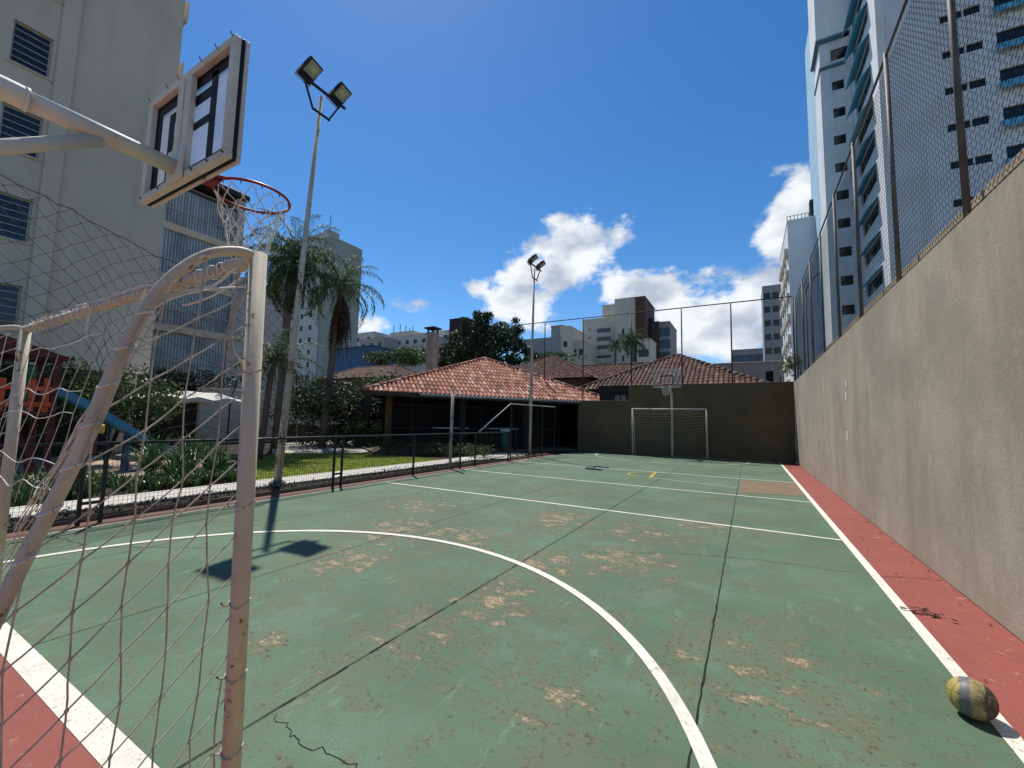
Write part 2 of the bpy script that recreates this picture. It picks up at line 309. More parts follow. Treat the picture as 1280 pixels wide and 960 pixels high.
# ------------------------------------------------------------------ mesh helpers
class MB:
    def __init__(s): s.v = []; s.f = []
    def add(s, vs, fs):
        o = len(s.v); s.v += [tuple(p) for p in vs]; s.f += [tuple(i+o for i in f) for f in fs]; return s
    def quad(s, a, b, c, d): return s.add([a, b, c, d], [(0, 1, 2, 3)])
    def box(s, x0, x1, y0, y1, z0, z1, M_=None):
        vs = [Vector(p) for p in ((x0,y0,z0),(x1,y0,z0),(x1,y1,z0),(x0,y1,z0),(x0,y0,z1),(x1,y0,z1),(x1,y1,z1),(x0,y1,z1))]
        if M_ is not None: vs = [M_ @ p for p in vs]
        return s.add(vs, [(3,2,1,0),(4,5,6,7),(0,1,5,4),(1,2,6,5),(2,3,7,6),(3,0,4,7)])
    def bbox(s, x0, x1, y0, y1, z0, z1, c=.01, M_=None):
        """box with its vertical and horizontal edges chamfered"""
        vs = []; fs = []
        bm = [(x0, x1), (y0, y1), (z0, z1)]
        idx = {}
        for sx in (0, 1):
            for sy in (0, 1):
                for sz in (0, 1):
                    P = [bm[0][sx], bm[1][sy], bm[2][sz]]; sg = [(1, -1)[sx], (1, -1)[sy], (1, -1)[sz]]
                    for ax in range(3):
                        q = list(P)
                        for k_ in range(3):
                            if k_ != ax: q[k_] += sg[k_]*c
                        idx[(sx, sy, sz, ax)] = len(vs); vs.append(Vector(q))
        g = lambda *a: idx[a]
        for s_ in (0, 1):
            f = [g(s_,0,0,0), g(s_,1,0,0), g(s_,1,1,0), g(s_,0,1,0)]; fs.append(f if s_ else f[::-1])
            f = [g(0,s_,0,1), g(1,s_,0,1), g(1,s_,1,1), g(0,s_,1,1)]; fs.append(f[::-1] if s_ else f)
            f = [g(0,0,s_,2), g(1,0,s_,2), g(1,1,s_,2), g(0,1,s_,2)]; fs.append(f if s_ else f[::-1])
        for a in (0, 1):
            for b_ in (0, 1):
                fs.append([g(a,b_,0,0), g(a,b_,1,0), g(a,b_,1,1), g(a,b_,0,1)])
                fs.append([g(a,0,b_,0), g(a,1,b_,0), g(a,1,b_,2), g(a,0,b_,2)])
                fs.append([g(0,a,b_,1), g(1,a,b_,1), g(1,a,b_,2), g(0,a,b_,2)])
                for c_ in (0, 1): fs.append([g(a,b_,c_,0), g(a,b_,c_,1), g(a,b_,c_,2)])
        if M_ is not None: vs = [M_ @ p for p in vs]
        # adds chamfer triangles once each (duplicates are harmless but avoided)
        seen = set(); ff = []
        for f in fs:
            k_ = tuple(sorted(f))
            if k_ not in seen: seen.add(k_); ff.append(tuple(f))
        return s.add(vs, ff)
    def tube(s, pts, rad, n=8, cap=True, closed=False):
        pts = [Vector(p) for p in pts]; m = len(pts); rads = rad if hasattr(rad, '__len__') else [rad]*m
        vs = []; fs = []; up = None
        for i, p in enumerate(pts):
            if closed: d = pts[(i+1) % m]-pts[i-1]
            else: d = pts[min(i+1, m-1)]-pts[max(i-1, 0)]
            d = d.normalized() if d.length > 1e-9 else Vector((0, 0, 1))
            if up is None: up = d.orthogonal().normalized()
            else:
                up = up-up.dot(d)*d; up = up.normalized() if up.length > 1e-6 else d.orthogonal().normalized()
            w = d.cross(up)
            for k_ in range(n):
                a = 2*math.pi*k_/n; vs.append(p+(up*math.cos(a)+w*math.sin(a))*rads[i])
        for i in range(m if closed else m-1):
            j = (i+1) % m
            for k_ in range(n): fs.append((i*n+k_, i*n+(k_+1) % n, j*n+(k_+1) % n, j*n+k_))
        if cap and not closed: fs.append(tuple(range(n))[::-1]); fs.append(tuple(range((m-1)*n, m*n)))
        return s.add(vs, fs)
    def bar(s, a, b, w, h=None):
        """rectangular bar from a to b"""
        a = Vector(a); b = Vector(b); d = (b-a); Ln = d.length; d.normalize(); up = Vector((0, 0, 1)) if abs(d.z) < .95 else Vector((0, 1, 0))
        x = d.cross(up).normalized(); y = x.cross(d); h = h or w
        m = Matrix(((x.x, y.x, d.x, a.x), (x.y, y.y, d.y, a.y), (x.z, y.z, d.z, a.z), (0, 0, 0, 1)))
        return s.box(-w/2, w/2, -h/2, h/2, 0, Ln, m)
    def build(s, name, mat, parent=None, smooth=False, origin=None):
        me = bpy.data.meshes.new(name); o_ = Vector(origin) if origin is not None else (wloc(parent) if parent else Vector((0, 0, 0)))
        me.from_pydata([(p[0]-o_.x, p[1]-o_.y, p[2]-o_.z) for p in s.v], [], s.f)
        me.materials.append(mat)
        if smooth: me.polygons.foreach_set('use_smooth', [len(f) == 4 for f in s.f])
        me.update()
        o = bpy.data.objects.new(name, me); COL.objects.link(o)
        if parent: o.parent = parent; o.location = o_-wloc(parent)
        else: o.location = o_
        return o
def wloc(o):
    l = Vector(o.location)
    while o.parent: o = o.parent; l += Vector(o.location)
    return l
def tag(o, label, cat, group=None, kind=None):
    if label: o['label'] = label
    if cat: o['category'] = cat
    if group: o['group'] = group
    if kind: o['kind'] = kind
    return o
def thing(name, label, cat, loc, group=None):
    o = bpy.data.objects.new(name, None); COL.objects.link(o); o.location = loc; o.empty_display_size = .2
    return tag(o, label, cat, group)
def struct(name, mb, mat, label=None, smooth=False):
    o = mb.build(name, mat, None, smooth); o['kind'] = 'structure'; return tag(o, label or name.replace('_', ' ')+' of the place', name.split('_')[-1])
def stuff(name, mb, mat, label, cat):
    o = mb.build(name, mat); o['kind'] = 'stuff'; return tag(o, label, cat)
def copy_part(o, parent, loc, rz=None):
    c = o.copy(); COL.objects.link(c); c.parent = parent; c.location = loc
    if rz is not None: c.rotation_euler = (0, 0, rz)
    return c
def sheet(x0, x1, y0, y1, z): return MB().quad((x0, y0, z), (x1, y0, z), (x1, y1, z), (x0, y1, z))
def poly(ps, z): return MB().add([(x, y, z) for x, y in ps], [tuple(range(len(ps)))])

# ------------------------------------------------------------------ ground, court, garden
struct('ground', sheet(-600, 600, -300, 900, -.03), M['ground'], 'dusty ground around the court')
struct('court_surface', sheet(-7.5, 1.68, -4, 20.6, 0), M['court'], 'worn green painted court floor')
ap = MB(); ap.quad((1.09, -4, .002), (1.68, -4, .002), (1.68, 20.6, .002), (1.09, 20.6, .002)); ap.quad((-7.5, -4, .002), (1.05, -4, .002), (1.05, .83, .002), (-7.5, .83, .002))
struct('court_apron', ap, M['red'], 'worn red apron along the wall and behind the goal line')
struct('court_edge_strip', sheet(-7.92, -7.5, -4, 17.5, -.004), M['redbrown'], 'faded red brown strip at the left court edge')
struct('sidelines', MB().quad((1.045, .93, .0045), (1.125, .93, .0045), (1.125, 20.3, .0045), (1.045, 20.3, .0045)).quad((1.045, -4, .0045), (1.125, -4, .0045), (1.125, .81, .0045), (1.045, .81, .0045)), M['line'], 'white right sideline')
struct('left_sideline', MB().quad((-7.5, .93, .0045), (-7.455, .93, .0045), (-7.455, 19.9, .0045), (-7.5, 19.9, .0045)), M['lineold'], 'thin faded left sideline')
struct('goal_line', sheet(-7.5, 1.125, .81, .93, .0045), M['line'], 'white goal line in front of the near goal')
ln = MB()
for y in (7.16, 10.33, 13.6): ln.quad((-7.4, y-.03, .0045), (1.04, y-.03, .0045), (1.04, y+.03, .0045), (-7.4, y+.03, .0045))
struct('cross_lines', ln, M['line'], 'three white lines across the court')
def arc(cx, cy, r0, r1, a0, a1, z, n=64):
    m = MB()
    for i in range(n):
        p, q = R_(a0+(a1-a0)*i/n), R_(a0+(a1-a0)*(i+1)/n)
        m.quad((cx+r0*math.cos(p), cy+r0*math.sin(p), z), (cx+r1*math.cos(p), cy+r1*math.sin(p), z), (cx+r1*math.cos(q), cy+r1*math.sin(q), z), (cx+r0*math.cos(q), cy+r0*math.sin(q), z))
    return m
struct('goal_area_line', arc(-3.19, .93, 3.20, 3.275, 0, 180, .006), M['line'], 'white semicircle line around the near goal')
struct('far_goal_area_line', arc(-3.19, 19.97, 3.17, 3.23, 180, 360, .0045), M['lineold'], 'faded white arc line before the far goal')
struct('faded_line', MB().quad((-2.4, 12.15, .005), (-.27, 11.5, .005), (-.26, 11.55, .005), (-2.4, 12.2, .005)), M['lineold'], 'faded thin line near the far end')
ya = arc(-2.62, 12.7, .50, .56, 80, 260, .006, 24); ya.quad((-2.46, 12.1, .006), (-2.38, 12.1, .006), (-2.49, 13.5, .006), (-2.57, 13.5, .006))
struct('yellow_mark', ya, M['yellow'], 'small faded yellow half circle')
struct('repair_patch', poly([(-.25, 13.2), (-.21, 10.8), (1.04, 11.2), (1.04, 13.4)], .003), M['tanpatch'], 'bare brown repair patch on the far court')
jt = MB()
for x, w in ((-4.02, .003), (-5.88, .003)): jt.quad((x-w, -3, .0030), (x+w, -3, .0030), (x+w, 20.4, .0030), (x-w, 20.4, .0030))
def wiggle(pts, w, z, n=9, j=.012):
    m = MB(); P = []
    for a, b_ in zip(pts[:-1], pts[1:]):
        for i in range(n): P.append((a[0]+(b_[0]-a[0])*i/n+random.gauss(0, j), a[1]+(b_[1]-a[1])*i/n+random.gauss(0, j)))
    P.append(pts[-1])
    for a, b_ in zip(P[:-1], P[1:]):
        d = Vector((b_[0]-a[0], b_[1]-a[1])); d.normalize(); nn = Vector((-d.y, d.x))*w*random.uniform(.6, 1.2)
        m.quad((a[0]-nn.x, a[1]-nn.y, z), (b_[0]-nn.x, b_[1]-nn.y, z), (b_[0]+nn.x, b_[1]+nn.y, z), (a[0]+nn.x, a[1]+nn.y, z))
    return m
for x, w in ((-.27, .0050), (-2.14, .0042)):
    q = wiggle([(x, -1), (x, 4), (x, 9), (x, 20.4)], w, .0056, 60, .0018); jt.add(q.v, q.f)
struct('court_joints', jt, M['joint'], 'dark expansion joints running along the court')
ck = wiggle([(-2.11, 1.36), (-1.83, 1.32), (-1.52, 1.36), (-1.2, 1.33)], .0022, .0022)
for pts in ([(-1.66, 4.78), (-.7, 5.35), (.07, 5.59), (1.09, 5.67), (1.64, 5.88)], [(-7.2, 1.75), (-6.3, 1.9), (-5.2, 2.6)], [(-6.9, 2.9), (-6.2, 3.4), (-5.9, 4.2)]): ck.add(*(lambda m: (m.v, m.f))(wiggle(pts, .0032, .0036)))  # first point list is a thin dark line across the court
struct('court_cracks', ck, M['joint'], 'fine dark cracks in the court and a thin dark line across it')
# garden sheets
struct('garden_soil', sheet(-40, -7.92, -12, 30, -.012), M['soil'], 'dark soil of the garden')
struct('garden_kerb', MB().bbox(-8.02, -7.92, -4, 17.4, -.01, .06, .012), M['kerb'], 'low dirty kerb beside the fence')
struct('garden_path', MB().bbox(-9.72, -8.78, -4, 12.5, -.01, .035, .006).add([(-9.72, 12.5, .035), (-8.78, 12.5, .035), (-8.25, 14.0, .035), (-8.4, 17, .035), (-9.9, 17, .035)], [(0, 1, 2, 3, 4)]), M['path'], 'pale concrete path beside the court')
LAWN = [(-9.74, 5.3), (-9.74, 12.4), (-14.2, 11.9), (-16.3, 9.9), (-13.2, 7.0)]
struct('lawn', poly(LAWN, .0), M['lawn'], 'sunlit lawn beyond the path')
struct('paved_terrace', poly([(-14.3, 12.0), (-16.4, 9.8), (-24, 14.2), (-23, 21), (-17, 21)], .004), M['paving'], 'pale sunlit paving behind the lawn')
struct('play_area', poly([(-12.6, 1.0), (-12.6, 4.6), (-14.5, 7.5), (-19.8, 9.0), (-19.8, 1.0)], .0), M['sand'], 'pinkish sand of the play area')

def in_poly(x, y, P):
    c = False; j = len(P)-1
    for i in range(len(P)):
        if (P[i][1] > y) != (P[j][1] > y) and x < (P[j][0]-P[i][0])*(y-P[i][1])/(P[j][1]-P[i][1])+P[i][0]: c = not c
        j = i
    return c
g = MB(); k_ = 0
while k_ < 16000:
    x, y = random.uniform(-16.4, -9.74), random.uniform(5.3, 12.4)
    if not in_poly(x, y, LAWN): continue
    a = random.uniform(0, 6.28); h_ = random.uniform(.03, .075); w = .012; dx, dy = math.cos(a)*w, math.sin(a)*w; lx, ly = random.gauss(0, .025), random.gauss(0, .025)
    g.add([(x-dx, y-dy, 0), (x+dx, y+dy, 0), (x+lx, y+ly, h_)], [(0, 1, 2)]); k_ += 1
stuff('lawn_grass', g, M['grass'], 'short bright grass of the lawn', 'grass')

def leafs(mb, c, rad, n, size, flat=1.0, shell=.35, aspect=2.2, drop=0.0):
    """leaf-sized faces spread through an ellipsoid"""
    cx, cy, cz = c; rx, ry, rz = rad
    for _ in range(n):
        d = rng.normal(size=3); d /= np.linalg.norm(d); rr = (shell+(1-shell)*rng.random())**.8
        p = np.array([cx+d[0]*rx*rr, cy+d[1]*ry*rr, cz+d[2]*rz*rr])
        t = rng.normal(size=3); t[2] = t[2]*flat-drop; t /= np.linalg.norm(t); s_ = np.cross(t, rng.normal(size=3)); s_ /= np.linalg.norm(s_)+1e-9
        L_ = size*(.6+.8*rng.random()); w = L_/aspect/2
        a = p-t*L_/2; b_ = p+t*L_/2; m = p+np.cross(s_, t)*L_*.08
        mb.add([a, m+s_*w, b_, m-s_*w], [(0, 1, 2, 3)])
hd = MB()
for y in np.arange(-1.0, 17.2, .16):
    gap = math.sin(y*1.7)+math.sin(y*.63+1)
    leafs(hd, (-8.33+random.gauss(0, .05), y, .05), (.33, .16, .09+.03*max(gap, 0)), 46 if gap > -1.2 else 14, .05)
stuff('ground_cover', hd, M['hedge'], 'dark low ground cover between path and black fence', 'ground cover')

# ------------------------------------------------------------------ court walls
def wall_thing(name, label, build, mat, origin):
    m = MB(); build(m); o = m.build(name, mat, None, False, origin); return tag(o, label, 'wall')
wall_thing('concrete_wall', 'tall stained tan concrete wall along the right side of the court', lambda m: (m.bbox(1.66, 1.9, -4, 20.62, 0, 3.33, .012)), M['wall'], (1.66, 8, 0))
wall_thing('neighbour_wall', 'rough tan wall top seen through the chain link above the concrete wall', lambda m: m.bbox(2.35, 2.6, -3, 20.5, -.02, 4.22, .02), M['cap'], (2.35, 8, 0))
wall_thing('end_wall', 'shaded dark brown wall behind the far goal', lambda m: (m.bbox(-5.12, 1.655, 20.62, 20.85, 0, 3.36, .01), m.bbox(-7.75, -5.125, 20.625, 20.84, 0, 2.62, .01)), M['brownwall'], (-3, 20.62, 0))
for i, (z0, z1, y) in enumerate(((2.28, 2.42, 10.14), (2.04, 2.18, 10.2), (1.27, 1.43, 10.27))):
    m = MB(); m.bbox(1.652, 1.661, y-.04, y+.04, z0, z1, .002)
    tag(m.build('wall_sticker', M['sticker'], None, False, (1.655, y, z0)), ['highest of three small white stickers in a column on the concrete wall', 'middle white sticker just below the highest one on the concrete wall', 'lowest small white sticker on the concrete wall apart from the others'][i], 'sticker', 'white stickers on the concrete wall')

# chain link fence on the right wall
def chain_link(x, y0, y1, z0, z1, cell, rad, axis='y'):
    """woven diamond mesh: zigzag wires side by side"""
    m = MB(); n = int((y1-y0)/cell); k = int((z1-z0)/(cell/2))
    for i in range(n):
        pts = []
        for j in range(k+1):
            yy = y0+(i+.5)*cell+(cell/2 if j % 2 else -cell/2)*.98; zz = z0+j*cell/2; dx = .004*(1 if j % 2 else -1)
            pts.append((x+dx, yy, zz) if axis == 'y' else (yy, x+dx, zz))
        m.tube(pts, rad, 3, False)
    return m
cf = thing('chain_link_fence', 'tall chain link fence on top of the right concrete wall', 'fence', (1.72, 8, 3.33))
chain_link(1.76, 2.6, 20.4, 3.36, 6.45, .075, .0024).build('wire_mesh', M['wire'], cf)
YP = [3.0, 5.02, 6.93, 8.97, 10.9, 12.95, 15.0, 17.1, 19.6]
for y in YP: MB().tube([(1.72, y, 3.325), (1.72, y, 6.52)], .027, 10).build('post', M['fpost'], cf, True)
MB().tube([(1.72, 2.6, 6.47), (1.72, 20.45, 6.47)], .018, 8).build('top_rail', M['fpost'], cf, True)
MB().tube([(1.725, 2.6, 3.40), (1.725, 20.45, 3.40)], .004, 5).build('tension_wire', M['wire'], cf)
MB().tube([(1.72, 5.02, 5.62), (1.9, 4.6, 5.72), (3.6, 3.4, 6.0)], .022, 8).build('stay_arm', M['fpost'], cf, True)
# fence over the far wall
ef = thing('end_fence', 'high dark pipe fence standing above the brown end wall', 'fence', (-4, 20.75, 3.3))
for x in (-9.76, -7.52, -5.0, -2.65, -.58, 1.74): MB().tube([(x, 20.74, 2.6 if x < -5.1 else 3.3), (x, 20.74, 7.0)], .030, 8).build('post', M['fdark'], ef, True)
MB().tube([(-11.8, 20.74, 7.02), (1.76, 20.74, 6.98)], .026, 8).build('top_rail', M['fdark'], ef, True)
m = chain_link(20.78, -11.6, 1.7, 3.42, 6.98, .16, .0014, 'x'); m.build('wire_mesh', M['wire'], ef)
MB().tube([(-11.8, 20.74, 5.2), (-11.8, 20.74, 7.02)], .02, 6).build('post', M['fdark'], ef, True)
cg = thing('corner_gate_frame', 'pipe frame of a ladder cage behind the chain link near the far corner', 'frame', (2.2, 20, 3.3))
for y, x in ((19.8, 2.1), (18.4, 2.1), (17.3, 2.3)): MB().tube([(x, y, 0), (x, y, 6.9)], .022, 8).build('upright', M['fdark'], cg, True)
MB().tube([(2.1, 19.8, 6.85), (2.1, 18.4, 6.85), (2.3, 17.3, 6.85)], .02, 8).build('cross_bar', M['fdark'], cg, True)

# ------------------------------------------------------------------ low black fence on the left
def panel_mesh(p, q, z0, z1, cell=.05, rad=.0024):
    p = Vector(p); q = Vector(q); d = q-p; n = max(2, int(d.length/cell)); m = MB()
    for i in range(n+1):
        a = p+d*i/n; m.tube([(a.x, a.y, z0), (a.x, a.y, z1)], rad, 3, False)
    k = int((z1-z0)/cell)
    for j in range(k+1):
        z = z0+(z1-z0)*j/k; m.tube([(p.x, p.y, z), (q.x, q.y, z)], rad, 3, False)
    return m
FX = -7.72
PY = [-1.8, 2.08, 2.30, 5.96, 6.16, 8.4, 10.46, 11.25, 13.4]
PX = {-1.8: -7.78}
lf = thing('low_mesh_fence', 'low black wire mesh fence between court and garden', 'fence', (FX, 6, 0))
for y in PY: MB().bbox(FX-.022, FX+.022, y-.022, y+.022, 0, 1.05, .004).build('post', M['black'], lf)
for y in (2.19, 6.06): MB().box(FX-.015, FX+.015, y-.09, y+.09, .26, .30).build('latch', M['black'], lf)
MB().tube([(FX, -1.8, 1.072), (FX, 13.4, 1.072)], .020, 8).build('top_rail', M['black'], lf, True)
MB().tube([(FX, -1.8, .10), (FX, 13.4, .10)], .012, 6).build('bottom_rail', M['black'], lf, True)
for a, b_ in ((-1.8, 2.08), (2.30, 5.96), (6.16, 8.4), (8.4, 10.46), (11.25, 13.4)):
    panel_mesh((FX, a+.02, 0), (FX, b_-.02, 0), .11, 1.05).build('mesh_panel', M['black'], lf)
tf = thing('tall_mesh_fence', 'taller black fence with sloping pale rail in front of the tiled shelter', 'fence', (FX, 15, 0))
MB().tube([(FX, 11.45, 1.11), (FX, 13.5, 2.12), (FX, 17.6, 2.16)], .022, 8).build('top_rail', M['gutter'], tf, True)
for y in (13.56, 15.0, 16.3, 17.6): MB().bbox(FX-.022, FX+.022, y-.022, y+.022, 0, 2.1, .004).build('post', M['black'], tf)
panel_mesh((FX, 13.6, 0), (FX, 17.6, 0), .1, 2.1, .1, .002).build('mesh_panel', M['black'], tf)
# ball stop net above the fence
bn = thing('ball_stop_net', 'dark sagging ball stop net hung above the low fence beside the beige building', 'net', (-8.2, 3, 1.1))
TOP = [(-8.0, -1.2, 5.2), (-8.05, .3, 4.72), (-8.2, 1.05, 4.50), (-8.2, 1.9, 4.28), (-8.25, 2.8, 4.03), (-8.5, 4.3, 3.92), (-8.75, 5.3, 3.98)]
def top_at(t):
    t *= len(TOP)-1; i = min(int(t), len(TOP)-2); return Vector(TOP[i]).lerp(Vector(TOP[i+1]), t-i)
m = MB(); nu, nv = 42, 25
Gd = [[None]*(nv+1) for _ in range(nu+1)]
for i in range(nu+1):
    tp = top_at(i/nu); bt = Vector((-7.9, tp.y+.35*math.sin(i*.4), 1.12))
    for j in range(nv+1): Gd[i][j] = tp.lerp(bt, j/nv)+Vector((random.gauss(0, .02), random.gauss(0, .012), random.gauss(0, .012)))
for i in range(nu):
    for j in range(nv):
        if (i+j) % 2 == 0: m.tube([Gd[i][j], Gd[i+1][j+1]], .0038, 3, False)
        else: m.tube([Gd[i+1][j], Gd[i][j+1]], .0038, 3, False)
m.build('netting', M['netdark'], bn)
MB().tube([Gd[i][0] for i in range(nu+1)], .006, 5).build('top_cable', M['netdark'], bn)

# ------------------------------------------------------------------ near goal
NX0, NX1, GY, GH = -4.69, -1.63, .865, 2.1
gl = thing('football_goal', 'near rusty cream goal with tangled net at the left foreground', 'goal', (-3.19, GY, 0), 'goals')
for x in (NX1, NX0): MB().tube([(x+(.085 if x == NX1 else 0), GY, 0), (x, GY, GH+.02)], .030 if x == NX1 else .033, 14).build('goalpost', M['goal'], gl, True)
MB().tube([(NX0, GY, GH), (NX1, GY, GH)], .025, 12).build('crossbar', M['goal'], gl, True)
BR = [(.87, 2.10), (.80, 2.105), (.70, 2.06), (.62, 1.975), (.57, 1.89), (.53, 1.79), (.48, 1.62), (.43, 1.40), (.385, 1.24), (.34, 1.09), (.26, .8), (.16, .45), (.08, .1), (.05, .0)]
def cat(P, n=5):
    P = [Vector(p) for p in P]; o = []
    for i in range(len(P)-1):
        a, b_, c, d = P[max(i-1, 0)], P[i], P[i+1], P[min(i+2, len(P)-1)]
        for k_ in range(n):
            t = k_/n; o.append(.5*((2*b_)+(c-a)*t+(2*a-5*b_+4*c-d)*t*t+(3*b_-a-3*c+d)*t**3))
    o.append(P[-1]); return o
def brace_y(z):
    for (y0, z0), (y1, z1) in zip(BR[1:-1], BR[2:]):
        if z1 <= z <= z0: return y0+(y1-y0)*(z0-z)/(z0-z1)
    return .8 if z > 2 else .05
for x in (NX1, NX0): MB().tube(cat([(x, y, z) for y, z in BR]), .0175, 12).build('rear_brace', M['goal'], gl, True)
MB().tube([(NX0, .05, .03), (NX1, .05, .03)], .03, 10).build('ground_bar', M['goal'], gl, True)
def cord(m, a, b_, rad, sag=0.0, n=4, jit=.0):
    a = Vector(a); b_ = Vector(b_); P = []
    for i in range(n+1):
        t = i/n; p = a.lerp(b_, t); p.z -= sag*4*t*(1-t)
        if 0 < i < n: p += Vector((random.gauss(0, jit), random.gauss(0, jit), random.gauss(0, jit)))
        P.append(p)
    m.tube(P, rad, 5, False)
def side_net(x, bulge):
    """sheared diamond mesh between rear brace and post"""
    m = MB(); nodes = {}
    for i in range(-6, 8):
        for j in range(-2, 21):
            y = .44+.103*i+.006*math.sin(j*1.3+i); z = 2.02-.035*i-.131*j+.010*math.sin(i*1.1+j*.7)
            if z > 1.35: y += (z-1.35)*.05
            nodes[(i, j)] = Vector((x+(max(0, 2.1-z)*.04*max(0, min(1, (y-.2)/.66)) if x > -2 else 0)+bulge*math.sin(max(0, min(1, (y-.1)/.8))*math.pi)+random.gauss(0, .004), y+random.gauss(0, .0035), z+random.gauss(0, .0035)))
    def clip(p):
        return brace_y(p.z)-.02 <= p.y <= GY+.01 and .03 < p.z < 2.06
    def fix(a, b_):
        ca, cb = clip(a), clip(b_)
        if not (ca or cb): return None
        if not ca: a, b_ = b_, a
        if not clip(b_):
            lo, hi = 0.0, 1.0
            for _ in range(12):
                t = (lo+hi)/2
                if clip(a.lerp(b_, t)): lo = t
                else: hi = t
            b_ = a.lerp(b_, lo)
        return a, b_
    for (i, j), p in nodes.items():
        for q in ((i, j+1), (i+1, j-1)):
            if q in nodes:
                e = fix(p, nodes[q])
                if e: cord(m, e[0], e[1], .0025, .004 if q[0] != i else 0, 4, .0005)
        if clip(p): m.tube([p+Vector((0, 0, .007)), p, p-Vector((0, 0, .007))], [.002, .0062, .002], 5, False)
    return m
side_net(NX1, .03).build('side_net', M['net'], gl)
side_net(NX0, -.03).build('side_net', M['netwhite'], gl)
# back net: slack diagonal cords pulled from the crossbar and the brace towards the far rear corner, crossed by wavy cords
m = MB(); v = Vector((-2.7, .37, -.95)); starts = [Vector((-4.55+.22*k_, .86, 2.08)) for k_ in range(9)]+[Vector((NX1-.01, brace_y(z), z)) for z in (2.0, 1.93, 1.86, 1.79, 1.72, 1.65, 1.58, 1.51, 1.44, 1.37, 1.29, 1.2, 1.1, .98, .84, .68, .5)]
CR = []
for p in starts:
    e = p+(v if p.y < .84 else Vector((-.35, -.12, -1.15)))*random.uniform(.97, 1.03); e.x = max(e.x, NX0+.02)
    t_ = min(1.0, (p.z-.06)/max(1e-3, p.z-e.z)); e = p.lerp(e, t_)
    P = [p.lerp(e, i/8)+Vector((0, random.gauss(0, .004), random.gauss(0, .006)-.04*math.sin(math.pi*i/8))) for i in range(9)]; CR.append(P); m.tube(P, .0024, 5, False)
m.build('back_net', M['net'], gl)
for i in (1, 3, 4, 6, 7):
    P = []
    for k_, c in enumerate(CR):
        if len(P) and (c[i]-P[-1]).length > .9: continue
        P.append(c[min(8, max(0, i))]+Vector((0, 0, random.gauss(0, .010))))
    for Q in (P[:8], P[8:17]):
        if len(Q) > 2: MB().tube(cat(Q, 3), .0026, 5, False).build('cross_cord', M['netwhite'], gl)
# lacing and loose loops round the crossbar and the brace
for k_ in range(30):
    x = NX0+.05+(NX1-NX0-.1)*k_/29+random.gauss(0, .015); P = []
    tilt = random.uniform(-.05, .05)
    for a in range(9):
        an = a/8*2*math.pi+random.gauss(0, .05); P.append((x+tilt*math.cos(an), GY+.029*math.cos(an), GH+.029*math.sin(an)))
    MB().tube(P, .0035, 5, False).build('net_lashing', M['netwhite'], gl)
for k_ in range(14):
    x = NX0+.2+2.6*random.random(); l = random.uniform(.1, .34); P = [(x, GY-.03, GH+.03)]
    for a in range(1, 5): P.append((x+l*a/4, GY-.03+random.gauss(0, .004), GH+.026+random.gauss(0, .006)-.01*math.sin(a)))
    MB().tube(P, .0035, 5, False).build('net_lashing', M['netwhite'], gl)
for k_ in range(9):
    z = 2.04-.115*k_; y = brace_y(z); P = []
    for a in range(9):
        an = a/8*2*math.pi; P.append((NX1+.0225*math.cos(an), y+.0225*math.sin(an), z+.012*math.sin(an)))
    MB().tube(P, .0035, 5, False).build('net_lashing', M['netwhite'], gl)
def hang(P, rd=.0042, mat='netwhite'): MB().tube(cat(P, 4), rd, 5, False).build('loose_cord', M[mat], gl)
hang([(NX1-.01, .80, 2.05), (NX1-.005, .72, 1.95), (NX1, .64, 1.91), (NX1, .57, 1.86)])
hang([(NX1-.1, .86, 2.04), (NX1-.25, .84, 1.985), (NX1-.4, .82, 1.96), (NX1-.55, .85, 1.98)])
hang([(NX1, .845, 2.0), (NX1-.01, .80, 1.86), (NX1, .80, 1.74), (NX1, .845, 1.68)], .005, 'net')
hang([(NX1, .83, 1.98), (NX1, .70, 1.93), (NX1, .60, 1.87), (NX1, .535, 1.80)], .0045)
hang([(NX1-.9, GY-.03, 2.1), (NX1-.92, GY-.04, 2.02), (NX1-.9, GY-.045, 1.92), (NX1-.91, GY-.04, 1.86)], .008)
hang([(NX1-1.6, GY-.03, 2.1), (NX1-1.62, GY-.04, 2.0), (NX1-1.58, GY-.05, 1.93)], .006)
hang([(NX1+.02, .535, 1.80), (NX1+.03, .50, 1.66), (NX1+.03, .465, 1.5), (NX1+.02, .43, 1.36)], .004, 'net')
for k_, z in enumerate((1.66, 1.18, .84, .6, .36)):
    m = MB(); P = [(NX1+(2.1-z)*.04+.031*math.cos(a), GY+.033*math.sin(a), z+.010*math.sin(a*2)) for a in np.linspace(0, 2*math.pi, 11)]; m.tube(P+[(NX1+(2.1-z)*.04-.045, GY-.03, z-.012), (NX1+(2.1-z)*.04-.032, GY-.045, z+.005)], .0035, 5, False)
    m.build('net_tie', M['net'], gl)
hang([(NX1+.04, GY-.035, .6), (NX1+.05, GY-.05, .45), (NX1+.06, GY-.045, .3), (NX1+.06, GY-.03, .1)], .003, 'net')

